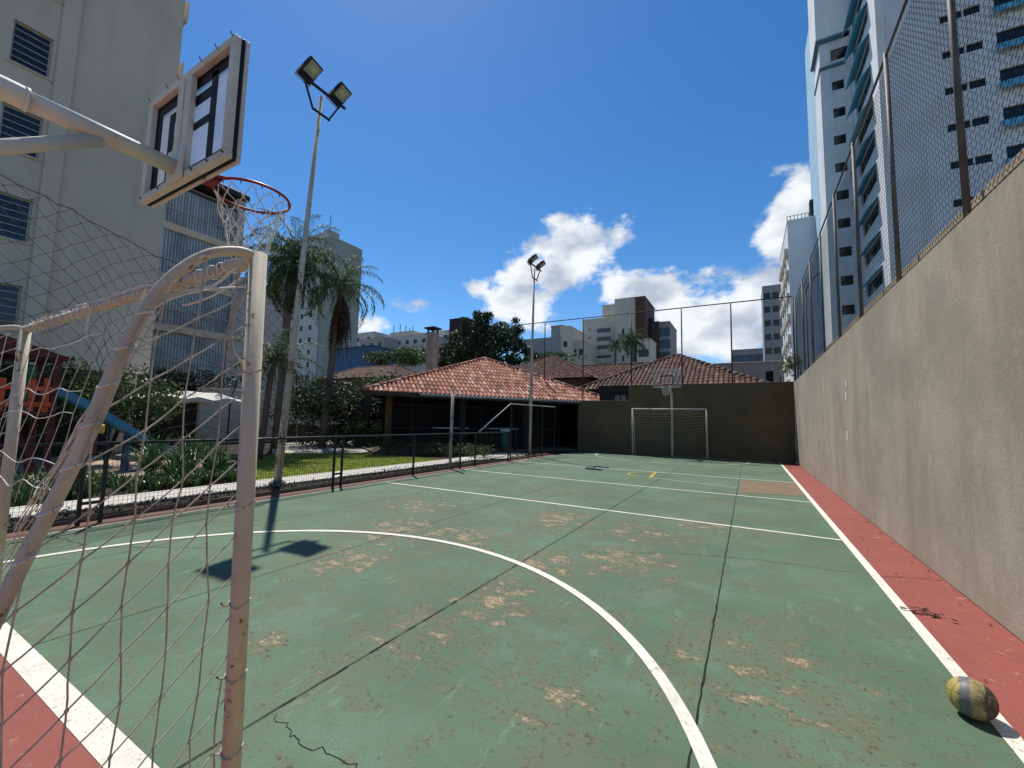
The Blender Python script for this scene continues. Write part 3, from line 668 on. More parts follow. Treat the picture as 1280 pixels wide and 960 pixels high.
# ------------------------------------------------------------------ near basketball hoop
HX = -3.19
bk = thing('basketball_hoop', 'near basketball hoop with dirty white backboard seen from behind', 'basketball hoop', (HX, -.45, 0), 'basketball hoops')
MB().tube(cat([(HX, -.62, 0), (HX, -.62, 1.4), (HX, -.62, 2.35), (HX, -.50, 2.75), (HX, -.15, 3.0), (HX, .30, 3.085), (HX, .50, 3.09)], 6), .058, 14).build('mast', M['hoopframe'], bk, True)
MB().tube([(HX, .49, 3.09), (HX, 1.125, 3.085)], .050, 14).build('arm', M['hoopframe'], bk, True)
MB().tube([(HX, .482, 3.09), (HX, .50, 3.09)], .061, 14).build('collar', M['hoopframe'], bk, True)
MB().tube([(HX, -.60, 2.02), (HX, .44, 2.80), (HX, .78, 3.05)], .036, 12).build('strut', M['hoopframe'], bk, True)
BY, BX0, BX1, BZ0, BZ1 = 1.205, HX-.565, HX+.59, 2.995, 3.765
fr = MB()
w = .05
def frame_rect(m, x0, x1, z0, z1, y0, y1, w):
    m.bbox(x0, x1, y0, y1, z0, z0+w, .006); m.bbox(x0, x1, y0, y1, z1-w, z1, .006)
    m.bbox(x0, x0+w, y0+.001, y1-.001, z0+w, z1-w, .006); m.bbox(x1-w, x1, y0+.001, y1-.001, z0+w, z1-w, .006)
frame_rect(fr, BX0, BX1, BZ0, BZ1, BY-.056, BY-.012, w)
for dx in (-.055, .045): fr.bbox(HX+dx-.036, HX+dx+.036, BY-.060, BY-.02, BZ0+w, BZ1-w, .006)
fr.bbox(HX-.10, HX+.10, BY-.08, BY-.061, 2.99, 3.21, .004)
frb = fr.build('back_frame', M['hoopframe'], bk)
m = MB(); frame_rect(m, BX0-.004, BX1+.004, BZ0-.004, BZ1+.004, BY+.008, BY+.034, .035); m.build('front_frame', M['hoopframe'], bk)
m = MB(); frame_rect(m, BX0-.002, BX1+.002, BZ0-.002, BZ1+.002, BY-.0115, BY+.0075, .012); m.build('gap_shade', M['blackline'], bk)  # black strip stands in for the shade in the gap between the frames
MB().box(BX0+.0105, BX1-.0105, BY-.004, BY+.004, BZ0+.0105, BZ1-.0105).build('board_sheet', M['board'], bk)
m = MB()
def lineb(x0, x1, z0, z1): m.box(x0, x1, BY-.0105, BY-.005, z0, z1)
lineb(BX0+.011, BX1-.011, BZ0+.011, BZ0+.115); lineb(BX0+.011, BX1-.011, BZ1-.115, BZ1-.011); lineb(BX0+.011, BX0+.115, BZ0+.115, BZ1-.115); lineb(BX1-.115, BX1-.011, BZ0+.115, BZ1-.115)
lineb(HX-.32, HX-.25, 3.115, 3.60); lineb(HX+.25, HX+.32, 3.115, 3.685); lineb(HX-.25, HX+.25, 3.53, 3.60); lineb(HX-.25, HX+.25, 3.36, 3.41)
m.build('board_lines', M['blackline'], bk)
m = MB()
for x in (BX0+.03, BX0+.3, HX-.1, HX+.2, BX1-.2, BX1-.02):
    b1 = MB().tube([(x, BY-.05, BZ1-.02), (x+.003, BY-.07, BZ1-.005), (x+.012, BY-.074, BZ1+.002)], .0035, 5).build('bolt', M['fpost'], bk)
    MB().tube([(x, BY-.05, BZ0+.025), (x, BY-.066, BZ0+.025)], .007, 6).build('bolt', M['fpost'], bk)
RC, RR, RZ = (HX, BY+.03+.15+.235), .245, 3.125
ring = MB().tube([(RC[0]+RR*math.cos(a), RC[1]+RR*math.sin(a), RZ) for a in np.linspace(0, 2*math.pi, 48, endpoint=False)], .010, 8, closed=True)
ring.bbox(HX-.09, HX+.09, BY+.034, BY+.046, RZ-.08, RZ+.05, .003)
for dx in (-.07, .07): ring.tube([(HX+dx, BY+.04, RZ-.02), (HX+dx*1.5, RC[1]-RR*.9, RZ-.004)], .011, 6)
ring.bbox(HX-.075, HX+.075, BY+.046, BY+.17, RZ-.035, RZ+.008, .004)
for i in range(12):
    a = 2*math.pi*(i+.5)/12; ring.tube([(RC[0]+RR*math.cos(a), RC[1]+RR*math.sin(a), RZ-.008), (RC[0]+(RR-.008)*math.cos(a), RC[1]+(RR-.008)*math.sin(a), RZ-.026)], .004, 5)
rg = ring.build('rim', M['hoop'], bk, True)
def hoop_net(cx, cy, z, r0, n=12, rows=5, drop=.45, rad=.0035, twist=.0):
    m = MB(); P = {}
    for j in range(rows+1):
        t = j/rows; rr = r0*(1-.48*t**.8); zz = z-.02-drop*t
        for i in range(n):
            a = 2*math.pi*(i+(.5 if j % 2 else 0))/n+twist*t; jt_ = .012 if j else 0
            P[(i, j)] = Vector((cx+rr*math.cos(a)+random.gauss(0, jt_), cy+rr*math.sin(a)+random.gauss(0, jt_), zz+random.gauss(0, jt_)))
    for j in range(rows):
        for i in range(n):
            o = (i-1) % n if j % 2 == 0 else (i+1) % n
            cord(m, P[(i, j)], P[(i, j+1)], rad, -.004, 3, .004); cord(m, P[(i, j)], P[(o, j+1)], rad, -.004, 3, .004)
            for q in range(2):
                p = P[(i, j+1)]; m.tube([p+Vector((random.gauss(0, .008), random.gauss(0, .008), .006)), p, p-Vector((0, 0, .008))], [.003, .006, .002], 5, False)
    for i in range(n):
        p = P[(i, rows)]; m.tube([p, p+Vector((random.gauss(0, .012), random.gauss(0, .012), -.05))], .0035, 4, False)
    return m
hoop_net(RC[0], RC[1], RZ, RR-.01, 12, 6, .44, .0036, .2).build('hoop_net', M['netwhite'], bk)

# ------------------------------------------------------------------ far goal and hoop
FY = 20.0
g2 = thing('football_goal', 'far white goal with thin net before the brown end wall', 'goal', (HX, FY, 0), 'goals')
for x in (-4.78, -1.60): MB().tube([(x, FY, 0), (x, FY, 2.19)], .032, 10).build('goalpost', M['goalfar'], g2, True)
MB().tube([(-4.78, FY, 2.17), (-1.60, FY, 2.17)], .032, 10).build('crossbar', M['goalfar'], g2, True)
for x in (-4.78, -1.60): MB().tube(cat([(x, FY, 2.17), (x, FY+.14, 2.12), (x, FY+.25, 1.7), (x, FY+.38, .8), (x, FY+.5, .02)]), .022, 8).build('rear_brace', M['goalfar'], g2, True)
m = MB(); nu, nv = 26, 15
def fpt(i, j):
    s = i/nu; t = j/nv; return Vector((-4.78+3.18*s, FY+.06+.42*t+random.gauss(0, .01), 2.13-2.05*t-.06*math.sin(s*math.pi)*(1-t)-.03*math.sin(s*11)+random.gauss(0, .012)))
G3 = [[fpt(i, j) for j in range(nv+1)] for i in range(nu+1)]
for i in range(nu+1):
    for j in range(nv+1):
        if j < nv: m.tube([G3[i][j], G3[i][j+1]], .0016, 3, False)
        if i < nu: m.tube([G3[i][j], G3[i+1][j]], .0036 if j < 7 else .0015, 3, False)
m.build('back_net', M['net'], g2)
h2 = thing('basketball_hoop', 'far basketball hoop with small board above the far goal', 'basketball hoop', (HX+.1, 20.35, 0), 'basketball hoops')
MB().tube(cat([(HX+.12, 20.35, 0), (HX+.12, 20.35, 2.6), (HX+.10, 20.30, 2.95), (HX+.05, 20.1, 3.2), (HX, 19.92, 3.3)], 5), .052, 12).build('mast', M['goalfar'], h2, True)
m = MB(); frame_rect(m, HX-.61, HX+.61, 3.14, 3.97, 19.83, 19.87, .028); m.build('board_frame', M['goalfar'], h2)
MB().box(HX-.585, HX+.585, 19.845, 19.853, 3.168, 3.94).build('board_sheet', M['clearboard'], h2)
m = MB(); frame_rect(m, HX-.28, HX+.28, 3.26, 3.70, 19.834, 19.841, .045); m.build('target_square', M['blackline'], h2)
m = MB(); m.tube([(HX+.23*math.cos(a), 19.48+.23*math.sin(a), 3.24) for a in np.linspace(0, 2*math.pi, 32, endpoint=False)], .012, 6, closed=True); m.bbox(HX-.09, HX+.09, 19.70, 19.83, 3.16, 3.27, .004)
m.build('rim', M['hoop'], h2, True)
hoop_net(HX, 19.48, 3.24, .22, 10, 4, .42, .004).build('hoop_net', M['netwhite'], h2)
m = MB()
for s in (-1, 1): m.bar((HX+s*.5, 19.88, 3.8), (HX+.1, 20.2, 3.1), .035)
m.build('back_strut', M['goalfar'], h2)

# ------------------------------------------------------------------ floodlight poles and plain post
def flood(base, top, label, s=1.0):
    b_ = Vector(base); t = Vector(top); o = thing('floodlight_pole', label, 'lamp post', base, 'floodlight poles beside the court')
    MB().tube([b_, b_.lerp(t, .5), t], [.085*s**.5, .062, .042], 12).build('pole', M['pole'], o, True)
    MB().tube([b_, b_+Vector((0, 0, .06)), b_+Vector((0, 0, .1))], [.17, .17, .10], 12).build('foot', M['kerb'], o)
    m = MB(); c = t+Vector((0, 0, -.05))
    m.bar(c+Vector((.05, -.62, .16)), c+Vector((.05, .62, .16)), .05, .05)
    m.bar(c+Vector((.05, -.48, .14)), c+Vector((.02, -.20, -.42)), .035); m.bar(c+Vector((.05, .48, .14)), c+Vector((.02, .20, -.42)), .035); m.bar(c+Vector((.05, -.22, -.42)), c+Vector((.05, .22, -.42)), .04)
    m.build('bracket', M['black'], o)
    for dy in (-.40, .40):
        q = c+Vector((.12, dy, .34))
        rot = Matrix.Rotation(R_(14), 4, 'Z') @ Matrix.Rotation(R_(52), 4, 'Y')
        mm = Matrix.Translation(q) @ rot                          # local +X faces the court and down
        hd = MB().bbox(-.04, .04, -.19, .19, -.25, .25, .018, mm)
        for kk in range(7): hd.box(-.075, -.036, -.16+kk*.053-.005, -.16+kk*.053+.005, -.18, .18, mm)
        ho = hd.build('floodlight', M['black'], o)
        MB().bbox(.037, .046, -.155, .155, -.08, .215, .006, mm).build('lens', M['lamp'], ho)
        MB().bbox(.044, .050, -.085, .085, .015, .14, .004, mm).build('led_panel', M['led'], ho)
        st = MB()
        for e in (-.205, .205): st.bar(mm @ Vector((0, e, .0)), mm @ Vector((.02, e, -.28)), .025, .008)
        st.bar(mm @ Vector((.02, -.205, -.275)), mm @ Vector((.02, .205, -.275)), .025, .008); st.build('mount', M['alum'], ho)
    return o
flood((-8.95, 5.5, .0), (-8.62, 5.72, 9.05), 'taller near floodlight pole with two lamps beside the left fence')
flood((-8.28, 16.2, .0), (-8.22, 16.25, 8.3), 'farther floodlight pole with two lamps in front of the tiled shelter')
m = MB(); m.tube([(-7.98, 10.3, 0), (-8.0, 10.35, 2.42)], .045, 12); m.tube([(-8.0, 10.35, 2.40), (-8.0, 10.35, 2.45)], .055, 12)
tag(m.build('plain_post', M['pole'], None, True, (-7.98, 10.3, 0)), 'short plain off white post inside the low black fence', 'post')

# ------------------------------------------------------------------ ball
bc = gnd(1215, 873, .095); bc.z = .096
def ball_mat():
    t = MT('scuffed yellow grey ball', .5, .4); n = t.noise(11, 6, .65); f = t.noise(40, 6, .7)
    sx = t.n.new('ShaderNodeSeparateXYZ'); t.l.new(t.tc.outputs['Object'], sx.inputs[0])
    a = t.math('ADD', sx.outputs[0], t.math('MULTIPLY', sx.outputs[1], -.35)); a = t.math('ADD', a, t.math('MULTIPLY', t.math('SUBTRACT', n, .5), .07))
    c = t.mix(t.ramp(a, -.052, -.046), (.40, .31, .085), (.14, .145, .15)); c = t.mix(t.ramp(a, -.012, -.004), c, (.34, .27, .12))
    c = t.mix(t.ramp(a, .045, .055), c, (.05, .045, .05))
    c = t.mix(t.math('MULTIPLY', t.ramp(n, .55, .62), .7), c, (.36, .32, .17)); c = t.mix(t.math('MULTIPLY', t.ramp(f, .47, .62), .6), c, (.11, .09, .065))
    nz = t.n.new('ShaderNodeVectorMath'); nz.operation = 'NORMALIZE'; t.l.new(t.tc.outputs['Object'], nz.inputs[0]); s2 = t.n.new('ShaderNodeSeparateXYZ'); t.l.new(nz.outputs[0], s2.inputs[0]); sm = None
    for e in ((.94, .34, 0), (-.34, .94, 0), (.2, .3, .93)):
        dp = t.n.new('ShaderNodeVectorMath'); dp.operation = 'DOT_PRODUCT'; t.l.new(nz.outputs[0], dp.inputs[0]); dp.inputs[1].default_value = e; ab = t.math('ABSOLUTE', dp.outputs['Value']); sm = ab if sm is None else t.math('MINIMUM', sm, ab)
    c = t.mix(t.math('MULTIPLY', t.math('SUBTRACT', 1.0, t.ramp(sm, .010, .024)), .75), c, (.035, .03, .025)); t.col(c); t.bump(f, .2, .003); return t.m
m = MB(); nu, nv, rr = 40, 24, .095; vs = []; fs = []
for j in range(nv+1):
    for i in range(nu):
        th, ph = math.pi*j/nv, 2*math.pi*i/nu
        x, y, z = math.sin(th)*math.cos(ph), math.sin(th)*math.sin(ph), math.cos(th)
        seam = min(abs(x*.94+y*.34), abs(y*.94-x*.34), abs(z))
        k_ = rr*(1-.018*math.exp(-(seam/.035)**2)); vs.append(bc+Vector((x, y, z))*k_)
for j in range(nv):
    for i in range(nu): fs.append((j*nu+i, (j+1)*nu+i, (j+1)*nu+(i+1) % nu, j*nu+(i+1) % nu))
m.add(vs, fs); tag(m.build('ball', ball_mat(), None, True, bc), 'scuffed yellow and grey ball lying on the white sideline', 'ball')
m = MB()
for k_ in range(26): 
    a = random.uniform(0, 6.28); p = Vector((1.17+random.gauss(0, .07), 4.75+random.gauss(0, .035), .018+abs(random.gauss(0, .012)))); d = Vector((math.cos(a), math.sin(a)*.5, random.gauss(0, .2)))*.035
    n_ = Vector((-d.y, d.x, .006))*.4; m.quad(p-d, p+n_, p+d, p-n_)
tag(m.build('leaf_litter', M['barkd'], None, False, (1.17, 4.75, 0)), 'small pile of dark leaf litter on the red apron', 'litter')

m = MB()
for k_ in range(70):
    side = random.random() < .6
    x = random.uniform(1.15, 1.63) if side else random.uniform(-7.4, -6.9)
    if side and random.random() < .6: x = 1.64-abs(random.gauss(0, .05))
    y = random.uniform(1.5, 18); a = random.uniform(0, 6.28); l = random.uniform(.012, .03); d = Vector((math.cos(a)*l, math.sin(a)*l, 0)); q = Vector((-d.y, d.x, 0))*.45; p = Vector((x, y, .010)); up = Vector((0, 0, random.uniform(.002, .012)))
    m.quad(p-d, p+q+up, p+d, p-q+up)
stuff('dry_leaves', m, M['deadfrond'], 'small dry leaves scattered along the foot of the concrete wall', 'leaves')
# ------------------------------------------------------------------ buildings helper
AX = {'-Y': (Vector((1, 0, 0)), Vector((0, -1, 0))), '+X': (Vector((0, 1, 0)), Vector((1, 0, 0))), '-X': (Vector((0, -1, 0)), Vector((-1, 0, 0))), '+Y': (Vector((-1, 0, 0)), Vector((0, 1, 0)))}
def facade(m, org, side, Wd, H, holes, depth):
    """flat wall with real recessed openings; holes are (u0,u1,v0,v1) from org"""
    u, n = AX[side]; z = Vector((0, 0, 1)); org = Vector(org)
    P = lambda a, b_, d=0: org+u*a+z*b_-n*d
    us = sorted({0, Wd, *[h[0] for h in holes], *[h[1] for h in holes]}); vs_ = sorted({0, H, *[h[2] for h in holes], *[h[3] for h in holes]})
    for i in range(len(us)-1):
        run = None
        for j in range(len(vs_)-1):
            cu, cv = (us[i]+us[i+1])/2, (vs_[j]+vs_[j+1])/2
            solid = not any(h[0] < cu < h[1] and h[2] < cv < h[3] for h in holes)
            if solid and run is None: run = vs_[j]
            if (not solid) and run is not None: m.quad(P(us[i], run), P(us[i+1], run), P(us[i+1], vs_[j]), P(us[i], vs_[j])); run = None
        if run is not None: m.quad(P(us[i], run), P(us[i+1], run), P(us[i+1], H), P(us[i], H))
    for (a, b_, c, d) in holes:
        for p, q in (((a, c), (b_, c)), ((b_, c), (b_, d)), ((b_, d), (a, d)), ((a, d), (a, c))): m.quad(P(*p), P(*q), P(q[0], q[1], depth), P(p[0], p[1], depth))
WCACHE = {}
def window_at(root, org, side, h, depth, style, name='window'):
    """one window: frame with its own bars, pane as sub-part; meshes shared between equal windows"""
    u, n = AX[side]; a, b_, c, d = h; w, hh = round(b_-a, 3), round(d-c, 3); key = (side, w, hh, style)
    cen = Vector(org)+u*((a+b_)/2)+Vector((0, 0, (c+d)/2))-n*(depth-.02)
    if key not in WCACHE:
        rot = Matrix((( u.x, -n.x, 0, 0), (u.y, -n.y, 0, 0), (0, 0, 1, 0), (0, 0, 0, 1)))
        fm = MB(); fw = .05 if w < 2.5 else .07
        bars = {'plain': 1, 'louvre': 0, 'multi': 4, 'strip': 6}.get(style, 1)
        fm.box(-w/2, w/2, -.03, .03, -hh/2, -hh/2+fw, rot); fm.box(-w/2, w/2, -.03, .03, hh/2-fw, hh/2, rot)
        fm.box(-w/2, -w/2+fw, -.028, .028, -hh/2+fw, hh/2-fw, rot); fm.box(w/2-fw, w/2, -.028, .028, -hh/2+fw, hh/2-fw, rot)
        for k_ in range(bars): x = -w/2+w*(k_+1)/(bars+1); fm.box(x-fw/2, x+fw/2, -.026, .026, -hh/2+fw, hh/2-fw, rot)
        if style == 'louvre':
            for k_ in range(1, 6): z = -hh/2+hh*k_/6; fm.box(-w/2+fw, w/2-fw, -.05, .01, z-.013, z+.013, rot)
        fmat = {'louvre': M['alum'], 'strip': M['alum'], 'multi': M['edge']}.get(style, M['fdark'])
        o = fm.build(name, fmat, None); o.location = cen-wloc(root); o.parent = root
        pm = MB(); pm.box(-w/2+fw*.5, w/2-fw*.5, .004, .012, -hh/2+fw*.5, hh/2-fw*.5, rot)
        p = pm.build('pane', M['glass2'] if style == 'multi' else M['glass'], None); p.parent = o; p.location = (0, 0, 0)
        WCACHE[key] = (o, p); return o
    o0, p0 = WCACHE[key]; o = o0.copy(); COL.objects.link(o); o.parent = root; o.location = cen-wloc(root)
    p = p0.copy(); COL.objects.link(p); p.parent = o; return o
def block(root, x0, x1, y0, y1, z0, z1, mat, wins=None, depth=.18, name='wall', style='plain', parapet=True):
    """a box volume whose named sides have recessed windows"""
    m = MB(); wins = wins or {}
    O = {'-Y': (x0, y0, z0), '+X': (x1, y0, z0), '-X': (x0, y1, z0), '+Y': (x1, y1, z0)}; Wd = {'-Y': x1-x0, '+X': y1-y0, '-X': y1-y0, '+Y': x1-x0}
    for s in ('-Y', '+X', '-X', '+Y'): facade(m, O[s], s, Wd[s], z1-z0, wins.get(s, []), depth)
    m.quad((x0, y0, z1), (x1, y0, z1), (x1, y1, z1), (x0, y1, z1))
    o = m.build(name, mat, root)
    if parapet:
        p = MB(); t = .18; e = .05
        p.box(x0-e, x1+e, y0-e, y0+t, z1+.003, z1+.35); p.box(x0-e, x1+e, y1-t, y1+e, z1+.003, z1+.35); p.box(x0-e, x0+t, y0+t, y1-t, z1+.003, z1+.348); p.box(x1-t, x1+e, y0+t, y1-t, z1+.003, z1+.348)
        p.build('parapet', mat, root)
    for s, hs_ in wins.items():
        for h in hs_: window_at(root, O[s], s, h, depth, style)
    return o
def grid_holes(u0, du, nu, w, v0, dv, nv, h): return [(u0+i*du, u0+i*du+w, v0+j*dv, v0+j*dv+h) for i in range(nu) for j in range(nv)]

# ---- beige building at the left (front X = -20)
ba = thing('apartment_building', 'beige apartment building with louvred windows rising at the left edge', 'building', (-26, 0, 0))
X0 = -20.0
hl = [(a, a+.87, 4.02+2.83*k_-2.95, 5.42+2.83*k_-2.95) for a in (14.65, 9.5, 5.0) for k_ in range(6)]
block(ba, -33, X0, -12, 6.93, 2.95, 22.5, M['beige'], {'+X': hl}, .16, style='louvre')
m = MB()
for hh in hl: m.bbox(X0-.002, X0+.05, -12+hh[0]-.08, -12+hh[1]+.08, 2.95+hh[2]-.07, 2.95+hh[2]-.003, .008)
m.build('sill', M['beige2'], ba)
MB().bbox(X0+.001, X0+.12, 3.62, 4.05, 2.95, 22.4, .01).build('pilaster', M['beige'], ba)
for y in (6.4, 2.2, -3, -8): MB().bbox(X0-.75, X0-.25, y-.28, y+.28, -.01, 2.948, .02).build('column', M['beige'], ba)
MB().box(-32.5, -24, -11.5, 6.6, -.01, 2.94).build('ground_floor', M['darkwood'], ba)
for k_ in range(4): m = MB(); m.bbox(X0-2.2, X0-.6, 6.935, 7.28, 12.6+2.83*k_, 12.75+2.83*k_, .01); m.bbox(X0-2.2, X0-.6, 7.24, 7.29, 12.752+2.83*k_, 13.6+2.83*k_, .01); m.build('side_balcony', M['beige2'], ba)
# ---- recessed balcony building
bb = thing('balcony_building', 'beige building with stacked wide glazed balconies behind the goal net', 'building', (-30, 10, 0))
XB = -28.0
MB().box(-40, XB-1.25, 4, 13.45, -.01, 15.2).build('wall', M['beige2'], bb)
MB().bbox(-40, XB-.1, 13.46, 13.9, -.01, 15.3, .02).build('side_wall', M['grey2'], bb)
for k_, (zs, zt, za) in enumerate(((3.55, 6.45, 6.95), (6.45, 9.25, 9.70), (9.25, 12.0, 12.45), (12.2, 14.6, 15.1))):
    MB().bbox(XB-1.24, XB, 4.0, 13.45, zs-.42, zs, .02).build('balcony_slab', M['beige2'], bb)
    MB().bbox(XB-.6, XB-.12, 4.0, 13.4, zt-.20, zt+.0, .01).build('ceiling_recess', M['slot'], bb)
    g_ = MB().box(XB-.20, XB-.14, 4.02, 13.38, zs+.002, zt-.205).build('balcony_glazing', M['blinds'], bb)
    f = MB(); f.box(XB-.13, XB-.08, 4.0, 13.4, zs+.85, zs+.91)
    for y in np.arange(4.2, 13.5, .26): f.box(XB-.13, XB-.10, y-.012, y+.012, zs+.003, zs+.85 if k_ < 3 else zt-.21)
    f.build('railing', M['alum'], bb)
block(bb, -40, XB-.3, 13.92, 17.4, 0, 10.0, M['grey2'], {'+X': [(2.2, 2.9, 5.0, 6.0), (2.2, 2.9, 2.0, 3.0)]}, .15, name='rear_wing')
MB().bbox(-40.2, XB+.15, 3.9, 14.0, 15.32, 15.65, .02).build('roof_slab', M['fdark'], bb)
MB().box(XB-1.23, XB-1.2, 4, 13.4, 0, 3.1).build('ground_floor', M['darkwood'], bb)

# ---- far tower beyond the palms
tc_ = thing('tall_tower', 'tall greenish grey tower with small windows behind the palms', 'building', (-92, 66, 0))
A, B, C = atY(405, 292, 61), atY(335, 330, 61), atX(439, 303, -87.0)
hl = [(u_, u_+1.1, 4+3*k_, 5.2+3*k_) for u_ in (1.2, 4.2, 7.6, 11.2, 15.0, 18.4) for k_ in range(12)]
block(tc_, A.x-22, A.x, 61, 71, 0, A.z, M['grey2'], {'-Y': hl, '+X': []}, .2)
block(tc_, A.x+.02, A.x+2.2, 61.3, 70.6, 0, A.z-1.2, M['greenish'])
MB().box(A.x-3, A.x-1, 63, 66, A.z, A.z+2.2).build('roof_box', M['greenish'], tc_)
MB().tube([(A.x-2, 64, A.z+2.2), (A.x-2, 64, A.z+6.5)], .08, 6).build('antenna', M['fdark'], tc_)

# ---- hillside buildings at left centre
def px_block(root, px0, px1, pyt, Y, dep, mat, z0=-1, wins=None, style='plain', parapet=True):
    a = atY(px0, pyt, Y); c = atY(px1, pyt, Y); return block(root, a.x, c.x, Y, Y+dep, z0, (a.z+c.z)/2, mat, wins, .2, style=style, parapet=parapet)
bl = thing('hillside_apartments', 'low grey apartment blocks in the distance left of the chimney', 'building', (-70, 92, 0))
def pxw(bx, by, Y, L, z0=-1):
    x0 = atY(bx, by, Y).x; o = []
    for a, c, t, b_ in L: p, q = atY(a, t, Y), atY(c, b_, Y); o.append((p.x-x0, q.x-x0, q.z-z0, p.z-z0))
    return o
def hgrid(px0, px1, Y, pyt, cols, rows, w, h, step=3.0, side=None):
    a = atY(px0, pyt, Y); c = atY(px1, pyt, Y); Wd = c.x-a.x; top = (a.z+c.z)/2+1
    return {'-Y': [(Wd*(i+.5)/cols-w/2, Wd*(i+.5)/cols+w/2, top-1.2-step*j-h, top-1.2-step*j) for i in range(cols) for j in range(rows)]}
px_block(bl, 428, 468, 418, 92, 10, M['grey2'], wins=hgrid(428, 468, 92, 418, 3, 2, 1.6, 1.3))
px_block(bl, 450, 480, 424, 86, 6, M['grey'], wins=hgrid(450, 480, 86, 424, 3, 3, 1.2, 1.2))
px_block(bl, 476, 535, 421, 96, 9, M['grey2'], wins=hgrid(476, 535, 96, 421, 6, 3, 1.4, 1.3))
px_block(bl, 488, 516, 416, 97, 6, M['cream'], wins=hgrid(488, 516, 97, 416, 3, 1, 1.4, 1.0))
m = MB()
for px, h in ((492, 3.0), (500, 3.6), (507, 3.0), (512, 2.0), (516, 2.6)):
    p = atY(px, 416, 99); m.tube([(p.x, 99, p.z-.2), (p.x, 99, p.z+h*.8)], .13, 5)
m.build('antenna', M['fdark'], bl)
bh = thing('distant_houses', 'distant pale houses with dark roofs just right of the chimney', 'building', (-60, 100, 0))
px_block(bh, 518, 600, 414, 105, 9, M['grey2'], wins=hgrid(518, 600, 105, 414, 7, 2, 1.6, 1.2))
px_block(bh, 562, 582, 399, 104, 8, M['darkf'])
bs = thing('blue_shed', 'long blue sheet metal shed beside the tall palm trunk', 'shed', (-40, 45, 0))
a, c = atY(418, 437, 45), atY(466, 438, 45); MB().bbox(a.x, c.x, 45, 51, -.02, a.z, .03).build('wall', M['slate'], bs)
m = MB()
for x in np.arange(a.x+.2, c.x, .45): m.box(x-.03, x+.03, 44.97, 44.998, 0, a.z-.05)
m.build('rib', M['slate'], bs); MB().box(a.x-.2, c.x+.2, 44.8, 51.2, a.z+.003, a.z+.12).build('roof', M['slate'], bs)

# ---- grey block, cream block and brown glass block beyond the end wall
bg_ = thing('grey_block', 'plain grey block with rooftop box left of the cream apartments', 'building', (-28, 66, 0))
px_block(bg_, 655, 700, 425, 66, 8, M['grey']); px_block(bg_, 689, 704, 409, 67, 6, M['grey'])
px_block(bg_, 700.5, 713, 410, 66.2, 8, M['cream'], wins=hgrid(700.5, 713, 66.2, 418, 1, 4, .8, 1.0)); px_block(bg_, 713.5, 730, 428, 68, 7, M['cream'], wins=hgrid(713, 730, 68, 428, 2, 3, .9, 1.1))
bc_ = thing('cream_apartments', 'cream apartment block with window bands and a stair tower above the roofs', 'building', (-18, 76, 0))
px_block(bc_, 728, 768, 400, 76, 9, M['cream'], wins={'-Y': pxw(728, 400, 76, [(746, 763.5, y-2, y+2.2) for y in (412.7, 423.3, 433.8, 445, 456)]+[(735, 738.5, y-1.5, y+1) for y in (412, 422.5, 433, 444, 455)])}, style='strip')
px_block(bc_, 753, 769, 383, 78, 6, M['cream'])
px_block(bc_, 768.4, 791, 375, 75, 8, M['cream'], wins={'-Y': [(.6, 1.0, z, z+.7) for z in (6.6, 9.5, 12.4, 16.0)] + [(1.35, 1.75, z, z+1.1) for z in (13.6, 16.6, 18.6)]})
px_block(bc_, 791.4, 806, 373, 77, 9, M['brownf'])
m = MB()
for z in (5.4, 8.3, 11.2, 14.1): p, q = atY(728, 400, 75.9), atY(768, 400, 75.9); m.box(p.x, q.x, 75.86, 75.995, z, z+.14)
m.build('ledge', M['white'], bc_)
bd_ = thing('brown_glass_block', 'dark brown block with blue glazing right of the cream apartments', 'building', (-12, 84, 0))
px_block(bd_, 796, 815, 401, 80, 8, M['darkf']); px_block(bd_, 812, 823.4, 404, 84, 9, M['brownf'])
px_block(bd_, 824, 837, 404, 84, 9, M['grey'], wins=hgrid(824, 837, 84, 402, 1, 6, 2.0, 1.7, 2.4), style='multi')
px_block(bd_, 796, 813, 426, 72, 5, M['cream'], wins=hgrid(796, 813, 72, 428, 1, 3, 1.7, 1.3))

# ---- right hand buildings
bf = thing('glass_office', 'low blue green office block beyond the pink wall', 'building', (2, 112, 0))
px_block(bf, 915, 956, 438, 112, 10, M['grey'], wins=hgrid(916, 956, 112, 437, 6, 3, 1.1, 2.0, 2.6), style='multi')
bf2 = thing('dark_apartments', 'narrow dark grey apartment tower left of the pale tower', 'building', (6, 100, 0))
px_block(bf2, 953, 985, 358, 100, 10, M['grey'], wins=hgrid(953, 985, 100, 358, 3, 7, 1.1, 1.3, 2.9))
bt = thing('pale_tower', 'pale grey tower with a blank face and ragged balcony edge', 'building', (8, 66, 0))
a, c = atY(984, 279, 62), atY(1045, 270, 62); TZ = a.z
block(bt, a.x, c.x, 62, 76, -1, TZ, M['tower'])
for k_ in range(int(TZ/2.8)):
    for j in range(4):
        MB().box(a.x-.3-.15*random.random(), a.x-.003, 62.4+j*3.2, 63.9+j*3.2+random.random(), 1+k_*2.8, 1.5+k_*2.8+.7*random.random()).build('balcony', M['cream'], bt)
m = MB()
for k_ in np.linspace(a.x, c.x, 14): m.tube([(k_, 62.1, TZ), (k_, 62.1, TZ+.9)], .04, 5)
m.tube([(a.x, 62.1, TZ+.9), (c.x, 62.1, TZ+.9)], .04, 5); m.build('roof_railing', M['fdark'], bt)
p = atY(1019, 262, 62); MB().box(p.x-.4, p.x+.4, 63, 64, TZ, TZ+3).build('roof_box', M['fdark'], bt)
bw = thing('pink_wall', 'faded pink wall with a dark doorway beyond the right end of the brown wall', 'wall', (2, 36, 0))
